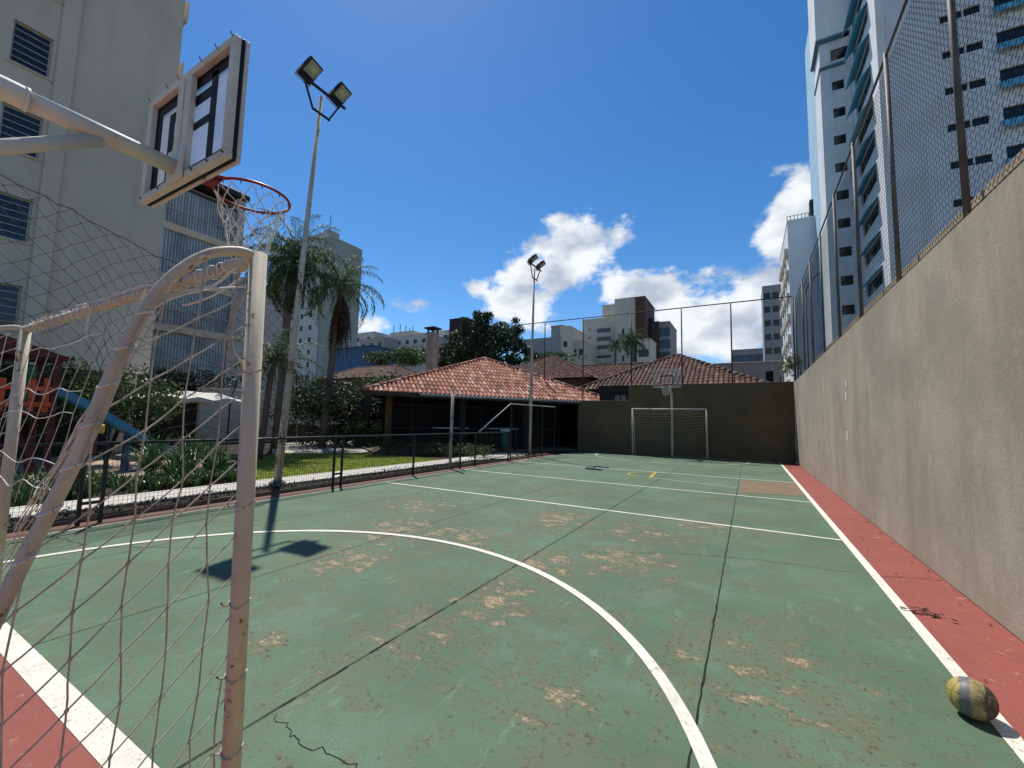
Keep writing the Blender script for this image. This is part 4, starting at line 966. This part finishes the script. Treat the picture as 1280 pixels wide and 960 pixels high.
m = MB(); a, c = atY(868, 457, 36), atY(974, 455, 36); d = atY(957, 464, 36); e = atY(967, 476, 36)
facade(m, (a.x, 36, 0), '-Y', c.x-a.x, a.z, [(d.x-a.x, e.x-a.x, .5, d.z)], .3); m.quad((a.x, 36, a.z), (c.x, 36, a.z), (c.x, 36.4, a.z), (a.x, 36.4, a.z)); m.build('wall', M['pinkwall'], bw)
MB().box(d.x, e.x, 36.3, 36.32, .5, d.z).build('door', M['darkf'], bw); MB().bbox(a.x-.1, c.x+.1, 35.9, 36.5, a.z+.003, a.z+.10, .01).build('coping', M['gutter'], bw)

# ---- the blue and white tower
tw = thing('blue_white_tower', 'tall white and blue tower with blue shutters behind the chain link fence', 'building', (12, 50, 0))
wa = [(.93, 1.98, z-.52, z+.52) for z in (32.45-3.12*k_ for k_ in range(10))]
block(tw, 7.87, 10.53, 54, 58, 0, 33.9, M['tower'], {'-Y': wa}, .15, parapet=False)
MB().box(7.86, 10.0, 58.01, 64.5, 0, 52).build('blue_strip', M['lightblue'], tw)
block(tw, 7.867, 10.53, 53.997, 58.0, 33.902, 44.05, M['tower'], {'-Y': [(1.0, 2.62, 7.8, 9.1), (1.0, 2.05, 1.15, 2.2), (1.0, 2.05, 4.3, 5.35)]}, .15, parapet=False)
block(tw, 7.55, 10.53, 53.5, 58.0, 44.3, 56, M['tower'])
MB().box(7.76, 10.03, 53.7, 57.9, 40.9, 41.15).build('ledge', M['edge'], tw); MB().box(7.50, 10.03, 53.42, 57.9, 44.06, 44.29).build('ledge', M['edge'], tw)
XT, YT = 10.55, 44.5
pit = 3.15
zsh = atY(1086, 43, 46.8).z
hx = [(7.6, 13.1, zsh-1.5+pit*k_, zsh-.1+pit*k_) for k_ in range(-10, 3)]
colu = [atY(px, 152, YT).x-XT for px in (1184, 1196, 1215, 1229, 1255)]
z0r = atY(1222, 152, YT).z
rows = [z0r+pit*q for q in range(-5, 8)]
hy = []
for z in rows:
    if z-.35 < .3: continue
    for i, (cu, ww, hh) in enumerate(((colu[0], .55, .62), (colu[1]+.2, .55, .62), (colu[2], .95, .68))): hy.append((cu, cu+ww, z-hh/2, z+hh/2))
    hy.append((colu[4], colu[4]+2.6, z-.62, z+.62))
    hy.append((colu[4]+7.0, colu[4]+9.6, z-.62, z+.62))
block(tw, XT, XT+32, YT, 60, 0, 50, M['tower'], {'-X': hx, '-Y': hy}, .2)
def shutter(p, side, w, h_, out):
    u, n = AX[side]; p = Vector(p); m = MB(); z = Vector((0, 0, 1))
    a, b_ = p-u*w/2, p+u*w/2; c, d = b_+n*out-z*h_, a+n*out-z*h_; t = (n*.5+z*.5)*.06
    m.add([a, b_, c, d, a+t, b_+t, c+t, d+t], [(0, 1, 2, 3), (7, 6, 5, 4), (0, 4, 5, 1), (1, 5, 6, 2), (2, 6, 7, 3), (3, 7, 4, 0)])
    for k_ in range(1, 9):
        f = k_/9; e0 = a.lerp(d, f)+t*1.05; e1 = b_.lerp(c, f)+t*1.05; m.bar(e0, e1, .03, .03)
    return m
for h in hx: shutter((XT, 60-(h[0]+h[1])/2, h[3]+.15), '-X', 6.0, 1.0, .85).build('shutter', M['awn'], tw)
for h in hy:
    if h[1]-h[0] > 2: shutter((XT+(h[0]+h[1])/2, YT, h[2]+.22), '-Y', 2.8, .85, .55).build('shutter', M['awn'], tw)
for x in (XT+.0,): MB().box(x-.05, x+.5, YT-.10, YT-.003, 0, 50.1).build('corner_strip', M['white'], tw)

# ------------------------------------------------------------------ tiled roofs
def tiled_face(mb, base, e0, e1, top, period=.23, tl=.42, apex2=None, rr=None):
    """one roof plane covered with overlapping barrel tiles: eave e0->e1, ridge top (or top->apex2)"""
    e0, e1, top = Vector(e0), Vector(e1), Vector(top); ap2 = Vector(apex2) if apex2 is not None else top
    s = e1-e0; Ls = s.length; s.normalize()
    mid = top-e0; up = mid-mid.dot(s)*s; Lt = up.length; up.normalize(); n = s.cross(up).normalized()
    if n.z < 0: n = -n
    s0 = (top-e0).dot(s); s1 = (ap2-e0).dot(s)
    base.add([e0, e1, ap2, top] if apex2 is not None else [e0, e1, top], [(0, 1, 2, 3)] if apex2 is not None else [(0, 1, 2)])
    rr = rr or period*.36; nc = int(Ls/period)
    for k_ in range(nc):
        c = (k_+.5)*period
        tm = Lt if s0 <= c <= s1 else (Lt*c/s0 if c < s0 else Lt*(Ls-c)/(Ls-s1))
        t = 0.0
        while t < tm-.08:
            t1 = min(t+tl, tm); jx = random.gauss(0, .003); lift = random.uniform(0, .006)
            vs = []
            for tt, rad, zz in ((t-.05, rr*1.05, .016+lift), (t1, rr*.92, .004)):
                for a in range(6):
                    an = math.pi*a/5; vs.append(e0+s*(c+jx+rad*math.cos(an))+up*tt+n*(zz+rad*.85*math.sin(an)))
            fs = [(a, a+1, a+7, a+6) for a in range(5)]; fs.append((0, 1, 2, 3, 4, 5)); mb.add(vs, fs); t += tl
def ridge_tiles(mb, a, b_, rad=.11, tl=.4):
    a, b_ = Vector(a), Vector(b_); n = max(2, int((b_-a).length/tl))
    for i in range(n):
        p, q = a.lerp(b_, i/n), a.lerp(b_, (i+1.1)/n); mb.tube([p+Vector((0, 0, .03)), q+Vector((0, 0, .02))], [rad, rad*.85], 8)
# ---- open shelter with the orange tiled roof
KZ = 2.6; KL = Vector((-13.51, 11.6, KZ)); KR = Vector((-6.27, 22.86, KZ)); kd = (KR-KL).normalized(); kn = Vector((-kd.y, kd.x, 0)); KLn = (KR-KL).length
ks = thing('tiled_shelter', 'open garden shelter with orange clay tile pyramid roof', 'shelter', KL+kd*6+kn*3+Vector((0, 0, -KZ)))
pk = KL+kd*(KLn*.528)+kn*4.0; pk.z = 4.98
BLk, BRk = KL+kd*3.4+kn*8.0, KR+kn*8.2
tl_, base_ = MB(), MB()
for e0, e1 in ((KL, KR), (KR, BRk), (BRk, BLk), (BLk, KL)): tiled_face(tl_, base_, e0, e1, pk, .205, .40)
for c in (KL, KR, BRk, BLk): ridge_tiles(tl_, c, pk)
tl_.build('roof_tiles', M['tile'], ks, True); base_.build('roof_deck', M['roofbase'], ks)
m = MB()
for a, c in ((KL+kd*2.3, KL+kd*11.0),): m.tube([a-kn*.06+Vector((0, 0, -.06)), c-kn*.06+Vector((0, 0, -.06))], .055, 8)
m.build('gutter', M['gutter'], ks, True)
m = MB()
for a, c in ((KL, KR), (KR, BRk), (BRk, BLk), (BLk, KL)): m.bar(a+Vector((0, 0, -.10)), c+Vector((0, 0, -.10)), .10, .18)
m.build('eave_beam', M['darkwood'], ks)
for s_ in (1.2, 4.6, 8.0, 11.4):
    for d_ in (.75, 7.4): p = KL+kd*s_+kn*d_; MB().bbox(p.x-.10, p.x+.10, p.y-.10, p.y+.10, .0, KZ-.02, .01).build('post', M['wood'] if s_ < 3 else M['darkwood'], ks)
def kbox(m, s0, s1, d0, d1, z0, z1):
    mm = Matrix(((kd.x, kn.x, 0, KL.x), (kd.y, kn.y, 0, KL.y), (0, 0, 1, 0), (0, 0, 0, 1))); m.box(s0, s1, d0, d1, z0, z1, mm)
m = MB(); kbox(m, .6, 12.8, .5, 7.8, -.02, .08); m.build('floor', M['kerb'], ks)
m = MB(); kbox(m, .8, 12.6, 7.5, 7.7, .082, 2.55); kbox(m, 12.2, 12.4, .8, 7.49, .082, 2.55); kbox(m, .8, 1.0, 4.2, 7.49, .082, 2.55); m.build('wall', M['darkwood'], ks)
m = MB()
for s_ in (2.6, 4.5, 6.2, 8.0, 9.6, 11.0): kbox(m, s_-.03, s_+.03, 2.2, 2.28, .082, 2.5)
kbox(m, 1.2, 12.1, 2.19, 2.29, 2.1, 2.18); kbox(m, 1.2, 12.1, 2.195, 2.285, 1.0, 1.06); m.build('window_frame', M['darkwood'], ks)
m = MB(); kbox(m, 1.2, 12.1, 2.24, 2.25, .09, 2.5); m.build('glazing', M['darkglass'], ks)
def kpt(s, d, z): p = KL+kd*s+kn*d; return Vector((p.x, p.y, z))
for i, s_ in enumerate((4.2, 6.9)):
    t_ = thing('picnic_table', ['pale topped table under the tiled shelter nearer the timber post', 'pale topped table under the tiled shelter nearer the green bin'][i], 'table', kpt(s_, 1.3, .08), 'tables under the shelter')
    mm = Matrix(((kd.x, kn.x, 0, 0), (kd.y, kn.y, 0, 0), (0, 0, 1, 0), (0, 0, 0, 1))); o = wloc(t_); mt = Matrix.Translation(o) @ mm
    MB().bbox(-.8, .8, -.35, .35, .98, 1.03, .01, mt).build('tabletop', M['grey2'], t_)
    for sx in (-.7, .7):
        for sy in (-.28, .28): MB().box(sx-.03, sx+.03, sy-.03, sy+.03, 0, .978, mt).build('leg', M['darkwood'], t_)
wb = gnd(631, 571); wb = gnd(631, 566)
bn_ = thing('waste_bin', 'green waste bin with pale lid beside the shelter', 'bin', wb)
MB().tube([wb+Vector((0, 0, .05)), wb+Vector((0, 0, 1.0))], [.19, .23], 14).build('body', M['bin'], bn_, True)
MB().tube([wb+Vector((0, 0, 1.0)), wb+Vector((0, 0, 1.06)), wb+Vector((0, 0, 1.11))], [.25, .25, .14], 14).build('lid', M['grey2'], bn_)
ch = thing('chimney', 'tall pale brick chimney rising behind the orange roof', 'chimney', (-16.6, 19.3, 0))
MB().bbox(-16.87, -16.33, 19.03, 19.57, 0, 6.72, .02).build('shaft', M['brick'], ch)
for dx in (-.2, .2): 
    for dy in (-.2, .2): MB().box(-16.6+dx-.04, -16.6+dx+.04, 19.3+dy-.04, 19.3+dy+.04, 6.722, 6.93).build('cap_leg', M['fdark'], ch)
MB().bbox(-16.98, -16.22, 18.92, 19.68, 6.932, 7.03, .01).build('cap', M['fdark'], ch)

# ---- brown tiled houses beyond the end wall
def hip_house(name, label, peak, eave_z, hw, hd_, mat=M['tilebrown'], ridge=0.0, wallmat=M['brownf'], per=.24):
    p = Vector(peak); o = thing(name, label, 'house', (p.x, p.y, 0))
    c = [Vector((p.x-hw-ridge, p.y-hd_, eave_z)), Vector((p.x+hw+ridge, p.y-hd_, eave_z)), Vector((p.x+hw+ridge, p.y+hd_, eave_z)), Vector((p.x-hw-ridge, p.y+hd_, eave_z))]
    a, b_ = p-Vector((ridge, 0, 0)), p+Vector((ridge, 0, 0)); t_, d_ = MB(), MB()
    if ridge:
        tiled_face(t_, d_, c[0], c[1], a, per, .38, b_); tiled_face(t_, d_, c[2], c[3], b_, per, .38, a); ridge_tiles(t_, a, b_, .13)
    else:
        tiled_face(t_, d_, c[0], c[1], p, per, .38); tiled_face(t_, d_, c[2], c[3], p, per, .38)
    tiled_face(t_, d_, c[1], c[2], b_, per, .38); tiled_face(t_, d_, c[3], c[0], a, per, .38)
    for q, e in ((c[0], a), (c[1], b_), (c[2], b_), (c[3], a)): ridge_tiles(t_, q, e, .13)
    t_.build('roof_tiles', mat, o, True); d_.build('roof_deck', M['roofbase'], o)
    MB().box(c[0].x+.5, c[1].x-.5, c[0].y+.5, c[2].y-.5, 0, eave_z-.02).build('wall', wallmat, o)
    return o
p1 = atY(846, 444, 27.5); e1 = atY(958, 478, 23.0)
hip_house('tiled_house', 'weathered brown hip roof house directly behind the far backboard', p1, e1.z-.2, e1.x-p1.x+.3, 4.6)
p2 = atY(690, 445, 33); hip_house('tiled_house', 'brown hip roof house behind the right slope of the orange roof', p2, p2.z-2.5, 5.2, 4.6)
p3 = atY(765, 456.5, 34); hip_house('tiled_house', 'long low brown roof between the two brown hip roofs', p3, p3.z-2.2, 2.5, 4.0, ridge=3.4)
p4 = atY(470, 459, 33); hip_house('tiled_house', 'long brown tiled roof behind the bushes left of the chimney', p4, p4.z-1.6, 3.0, 3.5, ridge=3.2)
# dark window wall seen at the left end of the end wall
nb = thing('dark_annex', 'dark annex with a window showing over the low end of the brown wall', 'annex', (-6.4, 22.5, 0))
block(nb, -6.9, -5.2, 21.6, 23.6, 0, 3.1, M['darkf'], {'-Y': [(.75, 1.45, 2.45, 2.98)]}, .1)
pa = Vector((-17.3, 24.6, 0)); 

# ------------------------------------------------------------------ vegetation
def frond(mb, base, az, el, Ln, droop, leaf=.5, npair=26, width=.035, hang=.7, seg=10):
    b_ = Vector(base); dx, dy = math.cos(az), math.sin(az); P = []; e = el; p = b_.copy(); st = Ln/seg
    for i in range(seg+1):
        P.append(p.copy()); e -= droop/seg*(.5+i/seg); p = p+Vector((dx*math.cos(e), dy*math.cos(e), math.sin(e)))*st
    side = Vector((-dy, dx, 0))
    mb.tube(P, [.022*(1-.8*i/seg) for i in range(seg+1)], 3, False)
    for k_ in range(npair):
        t = .12+.88*(k_+.5)/npair; f = t*seg; i = min(int(f), seg-1); q = P[i].lerp(P[i+1], f-i); d = (P[i+1]-P[i]).normalized()
        l = leaf*(math.sin(math.pi*min(1, .18+t*.86)))**.6*random.uniform(.8, 1.15)
        for sg in (-1, 1):
            v = (side*sg*random.uniform(.55, 1.0)+d*random.uniform(.3, .75)+Vector((random.gauss(0, .15), random.gauss(0, .15), random.gauss(.05, .2)))).normalized()
            m_ = q+v*l*.5; tip = m_+(v*(1-hang)+Vector((0, 0, -hang))).normalized()*l*.5; wv = v.cross(Vector((0, 0, 1))); wv = wv.normalized()*width if wv.length > .01 else side*width
            mb.add([q-wv*.3, q+wv*.3, m_+wv, tip, m_-wv], [(0, 1, 2, 4), (4, 2, 3)])
def palm(label, base, top, n, Ln, droop, leaf, trunk_r, mat, el0=1.25, el1=-.5, npair=26, width=.035, hang=.7, dead=0, yell=None, seed=1):
    random.seed(seed); b_, t = Vector(base), Vector(top); o = thing('palm_tree', label, 'palm tree', base)
    P = [b_.lerp(t, i/6)+Vector((math.sin(i*.9)*.03, math.cos(i*.7)*.03, 0)) for i in range(7)]
    MB().tube(P, [trunk_r*(1.25-.4*i/6) for i in range(7)], 10).build('trunk', M['bark'], o, True)
    m = MB(); m2 = MB()
    for i in range(n):
        f = i/n; az = i*2.399+random.gauss(0, .2); el = el0+(el1-el0)*f+random.gauss(0, .1)
        frond(m2 if (yell and f > .78) else m, t+Vector((0, 0, random.gauss(0, .06))), az, el, Ln*random.uniform(.82, 1.1), droop*random.uniform(.8, 1.2), leaf, npair, width, hang)
    m.build('crown', mat, o)
    if yell: m2.build('old_fronds', yell, o)
    if dead:
        m = MB()
        for i in range(dead):
            az = random.uniform(0, 6.28); frond(m, t+Vector((0, 0, -.1-random.random()*1.2)), az, -1.28+random.gauss(0, .08), Ln*random.uniform(.6, 1.05), .35, .28, 16, .045, .92, 7)
        m.build('dead_fronds', M['deadfrond'], o)
    return o
palm('dense drooping palm directly behind the near floodlight pole', (-18.6, 11.2, 0), (-18.3, 11.3, 8.7), 68, 3.2, 2.4, .52, .17, M['palm'], 1.5, -1.1, 42, .021, .55, seed=3)
palm('slender palm with a brown dead frond skirt right of the dense palm', (-18.0, 13.1, 0), (-18.0, 13.75, 8.2), 32, 2.9, 2.1, .48, .15, M['palm'], 1.4, -.55, 38, .020, .5, dead=60, seed=5)
palm('small palm with yellowing lower fronds in front of the pale garden wall', (-14.4, 8.1, 0), (-14.1, 8.3, 3.35), 30, 1.95, 1.7, .36, .10, M['palm'], 1.4, -.7, 30, .018, .5, yell=M['palmy'], seed=9)
p5 = atY(790, 427, 40); palm('small palm in front of the cream apartment block', (p5.x, 40, 0), (p5.x, 40, p5.z+.1), 26, 1.9, 1.9, .5, .12, M['palm'], 1.4, -.6, 22, .04, .7, seed=11)
p6 = atY(770, 432, 42); palm('thin small palm just left of the palm before the cream block', (p6.x, 42, 0), (p6.x, 42, p6.z+.1), 16, 1.2, 1.9, .4, .09, M['palm'], 1.4, -.6, 18, .035, .7, seed=12)
random.seed(21)
def tree(name, label, base, blobs, leafn, size, mat, trunk_top, tr=.2, drop=.0, cat_='tree', limbs=True, aspect=2.2):
    b_ = Vector(base); o = thing(name, label, cat_, base); m = MB()
    tt = Vector(trunk_top); m.tube([b_, b_.lerp(tt, .5)+Vector((.1*tr, 0, 0)), tt], [tr*1.3, tr, tr*.7], 8)
    if limbs:
        for (c, rd) in blobs:
            c = Vector(c); st = b_.lerp(tt, random.uniform(.65, 1)); m.tube([st, st.lerp(c, .5)+Vector((0, 0, .1)), c], [tr*.5, tr*.3, tr*.08], 5)
    m.build('trunk', M['barkd'], o, True); m = MB()
    vol = [rd[0]*rd[1]*rd[2] for _, rd in blobs]; tv = sum(v**.67 for v in vol)
    for (c, rd), v in zip(blobs, vol): leafs(m, c, rd, int(leafn*v**.67/tv), size, 1, .25, aspect, drop)
    m.build('crown', mat, o); return o
TY = 34.0
def tb(px, py, r, dy=0): c = atY(px, py, TY); return ((c.x, TY+dy, c.z), (r, r*.9, r*.85))
bl_ = [tb(602, 402, 1.1), tb(585, 408, 1.0), tb(618, 412, 1.2, 1), tb(600, 420, 1.7), tb(575, 425, 1.4), tb(630, 425, 1.5, .5), tb(640, 410, .8, 1), tb(648, 432, 1.0), tb(590, 440, 1.6, -1), tb(560, 440, 1.1), tb(615, 445, 1.5, -.5),
       tb(553, 455, .9), tb(660, 440, .7), tb(585, 455, 1.6, -1), tb(640, 452, 1.1), tb(668, 446, .5), tb(610, 395, .6), tb(596, 393, .5), tb(645, 400, .4)]
c = atY(602, 440, TY)
tree('broad_tree', 'large dark tree rising behind the peak of the orange roof', (c.x, TY, 0), bl_, 9500, .42, M['leafd'], (c.x, TY, c.z), .3, .5, aspect=3.2)
random.seed(5); m = MB(); top = atY(602, 402, TY)
bt_ = bpy.data.objects['broad_tree']
for k_ in range(26):
    q = atY(random.uniform(578, 640), random.uniform(402, 442), TY); frond(m, (q.x, TY+random.uniform(-1, 1), q.z), random.uniform(0, 6.28), random.uniform(.4, 1.3), random.uniform(1.2, 2.0), 1.9, .5, 16, .05, .7, 6)
m.build('upper_leaves', M['palm'], bt_)
def bush(label, c, rd, n, size, mat, name='shrub', k=5):
    c = Vector(c); o = thing(name, label, 'shrub', (c.x, c.y, 0)); m = MB()
    for i in range(6): a = random.uniform(0, 6.28); m.tube([(c.x, c.y, 0), (c.x+math.cos(a)*rd[0]*.4, c.y+math.sin(a)*rd[1]*.4, c.z)], [.035, .012], 5)
    m.build('stems', M['barkd'], o); m = MB()
    for i in range(k):
        d = Vector((random.gauss(0, .42)*rd[0], random.gauss(0, .42)*rd[1], random.gauss(0, .32)*rd[2])); s = random.uniform(.45, .7)
        leafs(m, c+d, (rd[0]*s, rd[1]*s, rd[2]*s), n//k, size)
    m.build('foliage', mat, o); return o
q = atX(140, 500, -16); bush('rounded leafy shrub beneath the beige building behind the blue slide', q, (1.05, 1.05, .95), 6500, .11, M['leaf'], k=16)
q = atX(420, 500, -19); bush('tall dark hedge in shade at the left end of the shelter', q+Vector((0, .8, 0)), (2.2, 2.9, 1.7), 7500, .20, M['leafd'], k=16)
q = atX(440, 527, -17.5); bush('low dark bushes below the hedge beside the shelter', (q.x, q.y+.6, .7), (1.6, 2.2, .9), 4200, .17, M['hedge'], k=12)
q = atX(455, 480, -19); bush('yellow green bush in front of the long brown roof', q+Vector((-.5, 2.2, 0)), (1.7, 2.2, .9), 2600, .16, M['leafy'], k=10)
q = atY(500, 447, 40); bush('green treetops left of the chimney', q, (4.2, 2.5, 1.3), 3600, .34, M['leaf'], k=12)
q = atY(478, 452, 38); bush('smaller green treetop beside the blue shed', q, (1.6, 1.5, .9), 1200, .3, M['leafd'], k=6)
q = atX(240, 455, -25); bush('dark bushes on the planter below the lowest balcony', (q.x, 10.2, q.z-.7), (.7, 2.6, .8), 1800, .16, M['leafd'], k=9)
q = atX(60, 470, -17.5); bush('dark shaded trees behind the playhouse', (q.x, 2.6, 1.6), (.8, 2.4, 1.5), 3200, .17, M['leafd'], k=10)
q = atY(985, 452, 31); bush('small yellow green bush at the far right corner behind the fence', (q.x+.3, 31, q.z), (1.0, .8, .8), 500, .16, M['leafy'], k=5)
q = atY(688, 443, 35); bush('dark green shrub tops along the brown roof ridge by the far floodlight pole', (q.x-.5, 36, q.z-.2), (3.6, 1.0, .7), 1400, .25, M['leaf'], k=9)

# strap leaved plants in the bed
def strap_mesh(n, h, spread, w):
    m = MB()
    for i in range(n):
        a = random.uniform(0, 6.28); l = h*random.uniform(.65, 1.15); sp = spread*random.uniform(.3, 1.1); d = Vector((math.cos(a), math.sin(a), 0)); s_ = Vector((-d.y, d.x, 0))*w*random.uniform(.7, 1.2)
        P = []
        for k_ in range(6):
            t = k_/5; P.append(d*sp*t**1.5+Vector((0, 0, l*(t-.42*t**2.6*(sp/spread)*1.5)))+d*.04)
        for k_ in range(5):
            w0, w1 = (1-.9*(k_/5)**2), (1-.9*((k_+1)/5)**2); m.quad(P[k_]-s_*w0, P[k_]+s_*w0, P[k_+1]+s_*w1, P[k_+1]-s_*w1)
    return m
random.seed(33)
SP = [((-11.6, 4.2), 1.25, 'tall clump of arching strap leaves beside the pale path nearest the play area'), ((-11.4, 4.75), 1.2, 'strap leaf clump just right of the tallest one in the bed'), ((-11.9, 5.1), 1.35, 'large strap leaf clump behind the goalpost below the cream canopy'),
      ((-11.0, 5.3), 1.0, 'strap leaf clump at the right end of the bed next to the lawn'), ((-12.6, 4.6), 1.4, 'strap leaf clump at the back of the bed beside the play sand'), ((-12.4, 5.7), 1.35, 'strap leaf clump at the back of the bed beside the lawn'), ((-10.9, 4.4), .85, 'short strap leaf clump at the front of the taller clumps'), ((-13.2, 5.5), 1.3, 'rearmost strap leaf clump of the bed')]
src = None
for (x, y), h_, lab in SP:
    o = thing('strap_leaf_plant', lab, 'plant', (x, y, 0), 'strap leaf plants in the garden bed')
    mm = strap_mesh(62, h_, .75, .026).build('leaves', M['strap'], None); mm.parent = o
m = MB()
for k_ in range(430):
    x, y = random.uniform(-12.4, -9.95), random.uniform(-.5, 5.6)
    if x < -11.2 and y > 3.6: continue
    q = strap_mesh(12, random.uniform(.3, .56), .26, .016); m.add([(a+x, b_+y, c_) for a, b_, c_ in q.v], q.f)
stuff('bed_planting', m, M['strap'], 'low strappy planting filling the garden bed behind the path', 'plants')
m = MB()
for k_ in range(60):
    t = random.random(); x, y = -13.6+4.6*t+random.gauss(0, .3), 12.9+random.gauss(0, .3)+1.2*t
    leafs(m, (x, y, .28), (.3, .3, .28), 34, .11)
stuff('shrub_border', m, M['leaf'], 'low leafy border in front of the tiled shelter', 'plants')

# ------------------------------------------------------------------ playground and garden objects
pl = thing('playhouse', 'orange and maroon wooden playhouse tower with picket panels at the far left', 'playhouse', (-14, 2.2, 0))
for x, y in ((-14.6, .6), (-13.4, .6), (-14.6, 3.0), (-13.4, 3.0)): MB().bbox(x-.06, x+.06, y-.06, y+.06, 0, 2.75, .008).build('post', M['maroon'], pl)
MB().bbox(-14.66, -13.34, .55, 3.06, 1.38, 1.46, .01).build('deck', M['maroon'], pl)
m = MB()
for y in np.arange(.72, 2.95, .21): m.bbox(-13.36, -13.32, y, y+.10, 1.47, 2.16+.04*(int(y*100)%2), .006)
m.bbox(-13.32, -13.28, .66, 2.96, 1.58, 1.68, .006); m.bbox(-13.32, -13.28, .66, 2.96, 1.92, 2.02, .006); m.build('picket_panel', M['orange'], pl)
MB().bbox(-13.4, -13.345, 2.55, 2.70, 1.47, 2.45, .006).build('side_panel', M['pgreen'], pl)
m = MB(); m.add([(-14.8, .4, 2.65), (-13.2, .4, 2.65), (-13.2, 3.25, 2.65), (-14.8, 3.25, 2.65), (-14.8, 1.8, 3.15), (-13.2, 1.8, 3.15)], [(0, 1, 5, 4), (2, 3, 4, 5), (1, 2, 5), (3, 0, 4), (3, 2, 1, 0)]); m.build('roof', M['maroon'], pl)
for y in (.8, 2.9): MB().bar((-13.42, y, .1), (-13.42, y-.5, 1.4), .06).build('brace', M['maroon'], pl)
sd = thing('slide', 'blue plastic slide running down from the playhouse', 'slide', (-14, 5.2, 0))
m = MB(); P = cat([(-13.9, 2.95, 1.90), (-14.0, 3.25, 1.85), (-14.05, 3.9, 1.45), (-14.15, 4.8, .82), (-14.2, 5.4, .46), (-14.2, 5.9, .40)], 4)
for a, b_ in zip(P[:-1], P[1:]):
    w = .24
    m.quad(a+Vector((-w, 0, 0)), a+Vector((w, 0, 0)), b_+Vector((w, 0, 0)), b_+Vector((-w, 0, 0)))
    for s in (-1, 1):
        x = s*w; t = .025
        for o_ in (0, t*s): m.quad(a+Vector((x+o_, 0, -.04)), b_+Vector((x+o_, 0, -.04)), b_+Vector((x+o_, 0, .16)), a+Vector((x+o_, 0, .16)))
        m.quad(a+Vector((x, 0, .16)), b_+Vector((x, 0, .16)), b_+Vector((x+t*s, 0, .16)), a+Vector((x+t*s, 0, .16)))
m.build('chute', M['slide'], sd)
for y, z in ((5.7, .4), (4.6, .93)): MB().box(-14.38, -14.0, y-.03, y+.03, 0, z-.03).build('leg', M['slate'], sd)
tp = thing('play_post', 'short dark red play post with yellow blocks behind the fence', 'play equipment', (-10.6, 2.85, 0))
m = MB(); m.bbox(-10.66, -10.54, 2.73, 2.87, 0, 1.22, .01); m.bbox(-10.68, -10.52, 2.85, 2.99, .72, 1.1, .01); m.build('post', M['maroon'], tp)
MB().bbox(-10.53, -10.46, 2.88, 3.06, 1.10, 1.27, .02).build('yellow_block', M['ylw'], tp); MB().bbox(-10.53, -10.46, 2.75, 2.92, .73, .90, .02).build('yellow_block', M['ylw'], tp)
um = thing('canopy', 'cream fabric garden canopy in front of the balcony building', 'canopy', (-18.5, 7.6, 0))
m = MB(); nx, ny = 10, 16; hts = {}
def cz(i, j): u_, v_ = i/nx*2-1, j/ny*2-1; return 2.36-.34*max(abs(u_), abs(v_))**1.5-.05*math.sin(v_*11)*abs(u_)-.04*math.cos(u_*9)
for i in range(nx):
    for j in range(ny):
        g_ = lambda a, b_: Vector((-18.6+1.3*(a/nx*2-1), 7.75+1.75*(b_/ny*2-1), cz(a, b_)))
        m.quad(g_(i, j), g_(i+1, j), g_(i+1, j+1), g_(i, j+1))
for j in range(ny):
    for x, i in ((-17.3, nx), (-19.9, 0)):
        y0, y1 = 7.75+1.75*(j/ny*2-1), 7.75+1.75*((j+1)/ny*2-1); m.quad((x, y0, cz(i, j)), (x, y1, cz(i, j+1)), (x, y1, cz(i, j+1)-.13), (x, y0, cz(i, j)-.13-.03*(j % 2)))
m.build('fabric', M['canvas'], um)
for y in (6.3, 9.2): MB().tube([(-18.6, y, 0), (-18.6, y, 2.3)], .03, 8).build('pole', M['darkwood'], um)
gw = thing('garden_wall', 'pale garden wall with a small dark opening behind the small palm', 'wall', (-24, 14, 0))
m = MB(); facade(m, (-24, 10.5, 0), '+X', 9.0, 2.75, [(5.1, 5.8, 1.55, 2.15)], .2); m.quad((-24, 10.5, 2.75), (-24, 19.5, 2.75), (-24.3, 19.5, 2.75), (-24.3, 10.5, 2.75)); m.quad((-24.3, 10.5, 0), (-24, 10.5, 0), (-24, 10.5, 2.75), (-24.3, 10.5, 2.75)); m.build('wall', M['cream'], gw)
MB().box(-24.22, -24.2, 15.6, 16.3, 1.55, 2.15).build('opening', M['darkf'], gw); MB().bbox(-24.35, -23.95, 10.4, 19.5, 2.753, 2.85, .01).build('coping', M['beige2'], gw)
gf = thing('terrace_fence', 'low dark panel fence with pale top rail along the sunlit terrace', 'fence', (-22.6, 16, 0))
for k_ in range(6):
    a = Vector((-21.2-.35*k_+0, 12.6+1.55*k_, 0)); MB().tube([a, a+Vector((0, 0, 1.15))], .03, 8).build('post', M['alum'], gf, True)
MB().tube([(-21.2, 12.6, 1.13), (-22.95, 20.35, 1.13)], .022, 8).build('top_rail', M['alum'], gf, True)
MB().add([(-21.22, 12.6, .05), (-22.97, 20.35, .05), (-22.97, 20.35, 1.0), (-21.22, 12.6, 1.0), (-21.26, 12.6, .05), (-23.01, 20.35, .05), (-23.01, 20.35, 1.0), (-21.26, 12.6, 1.0)], [(0, 1, 2, 3), (7, 6, 5, 4), (3, 2, 6, 7)]).build('panel', M['black'], gf)
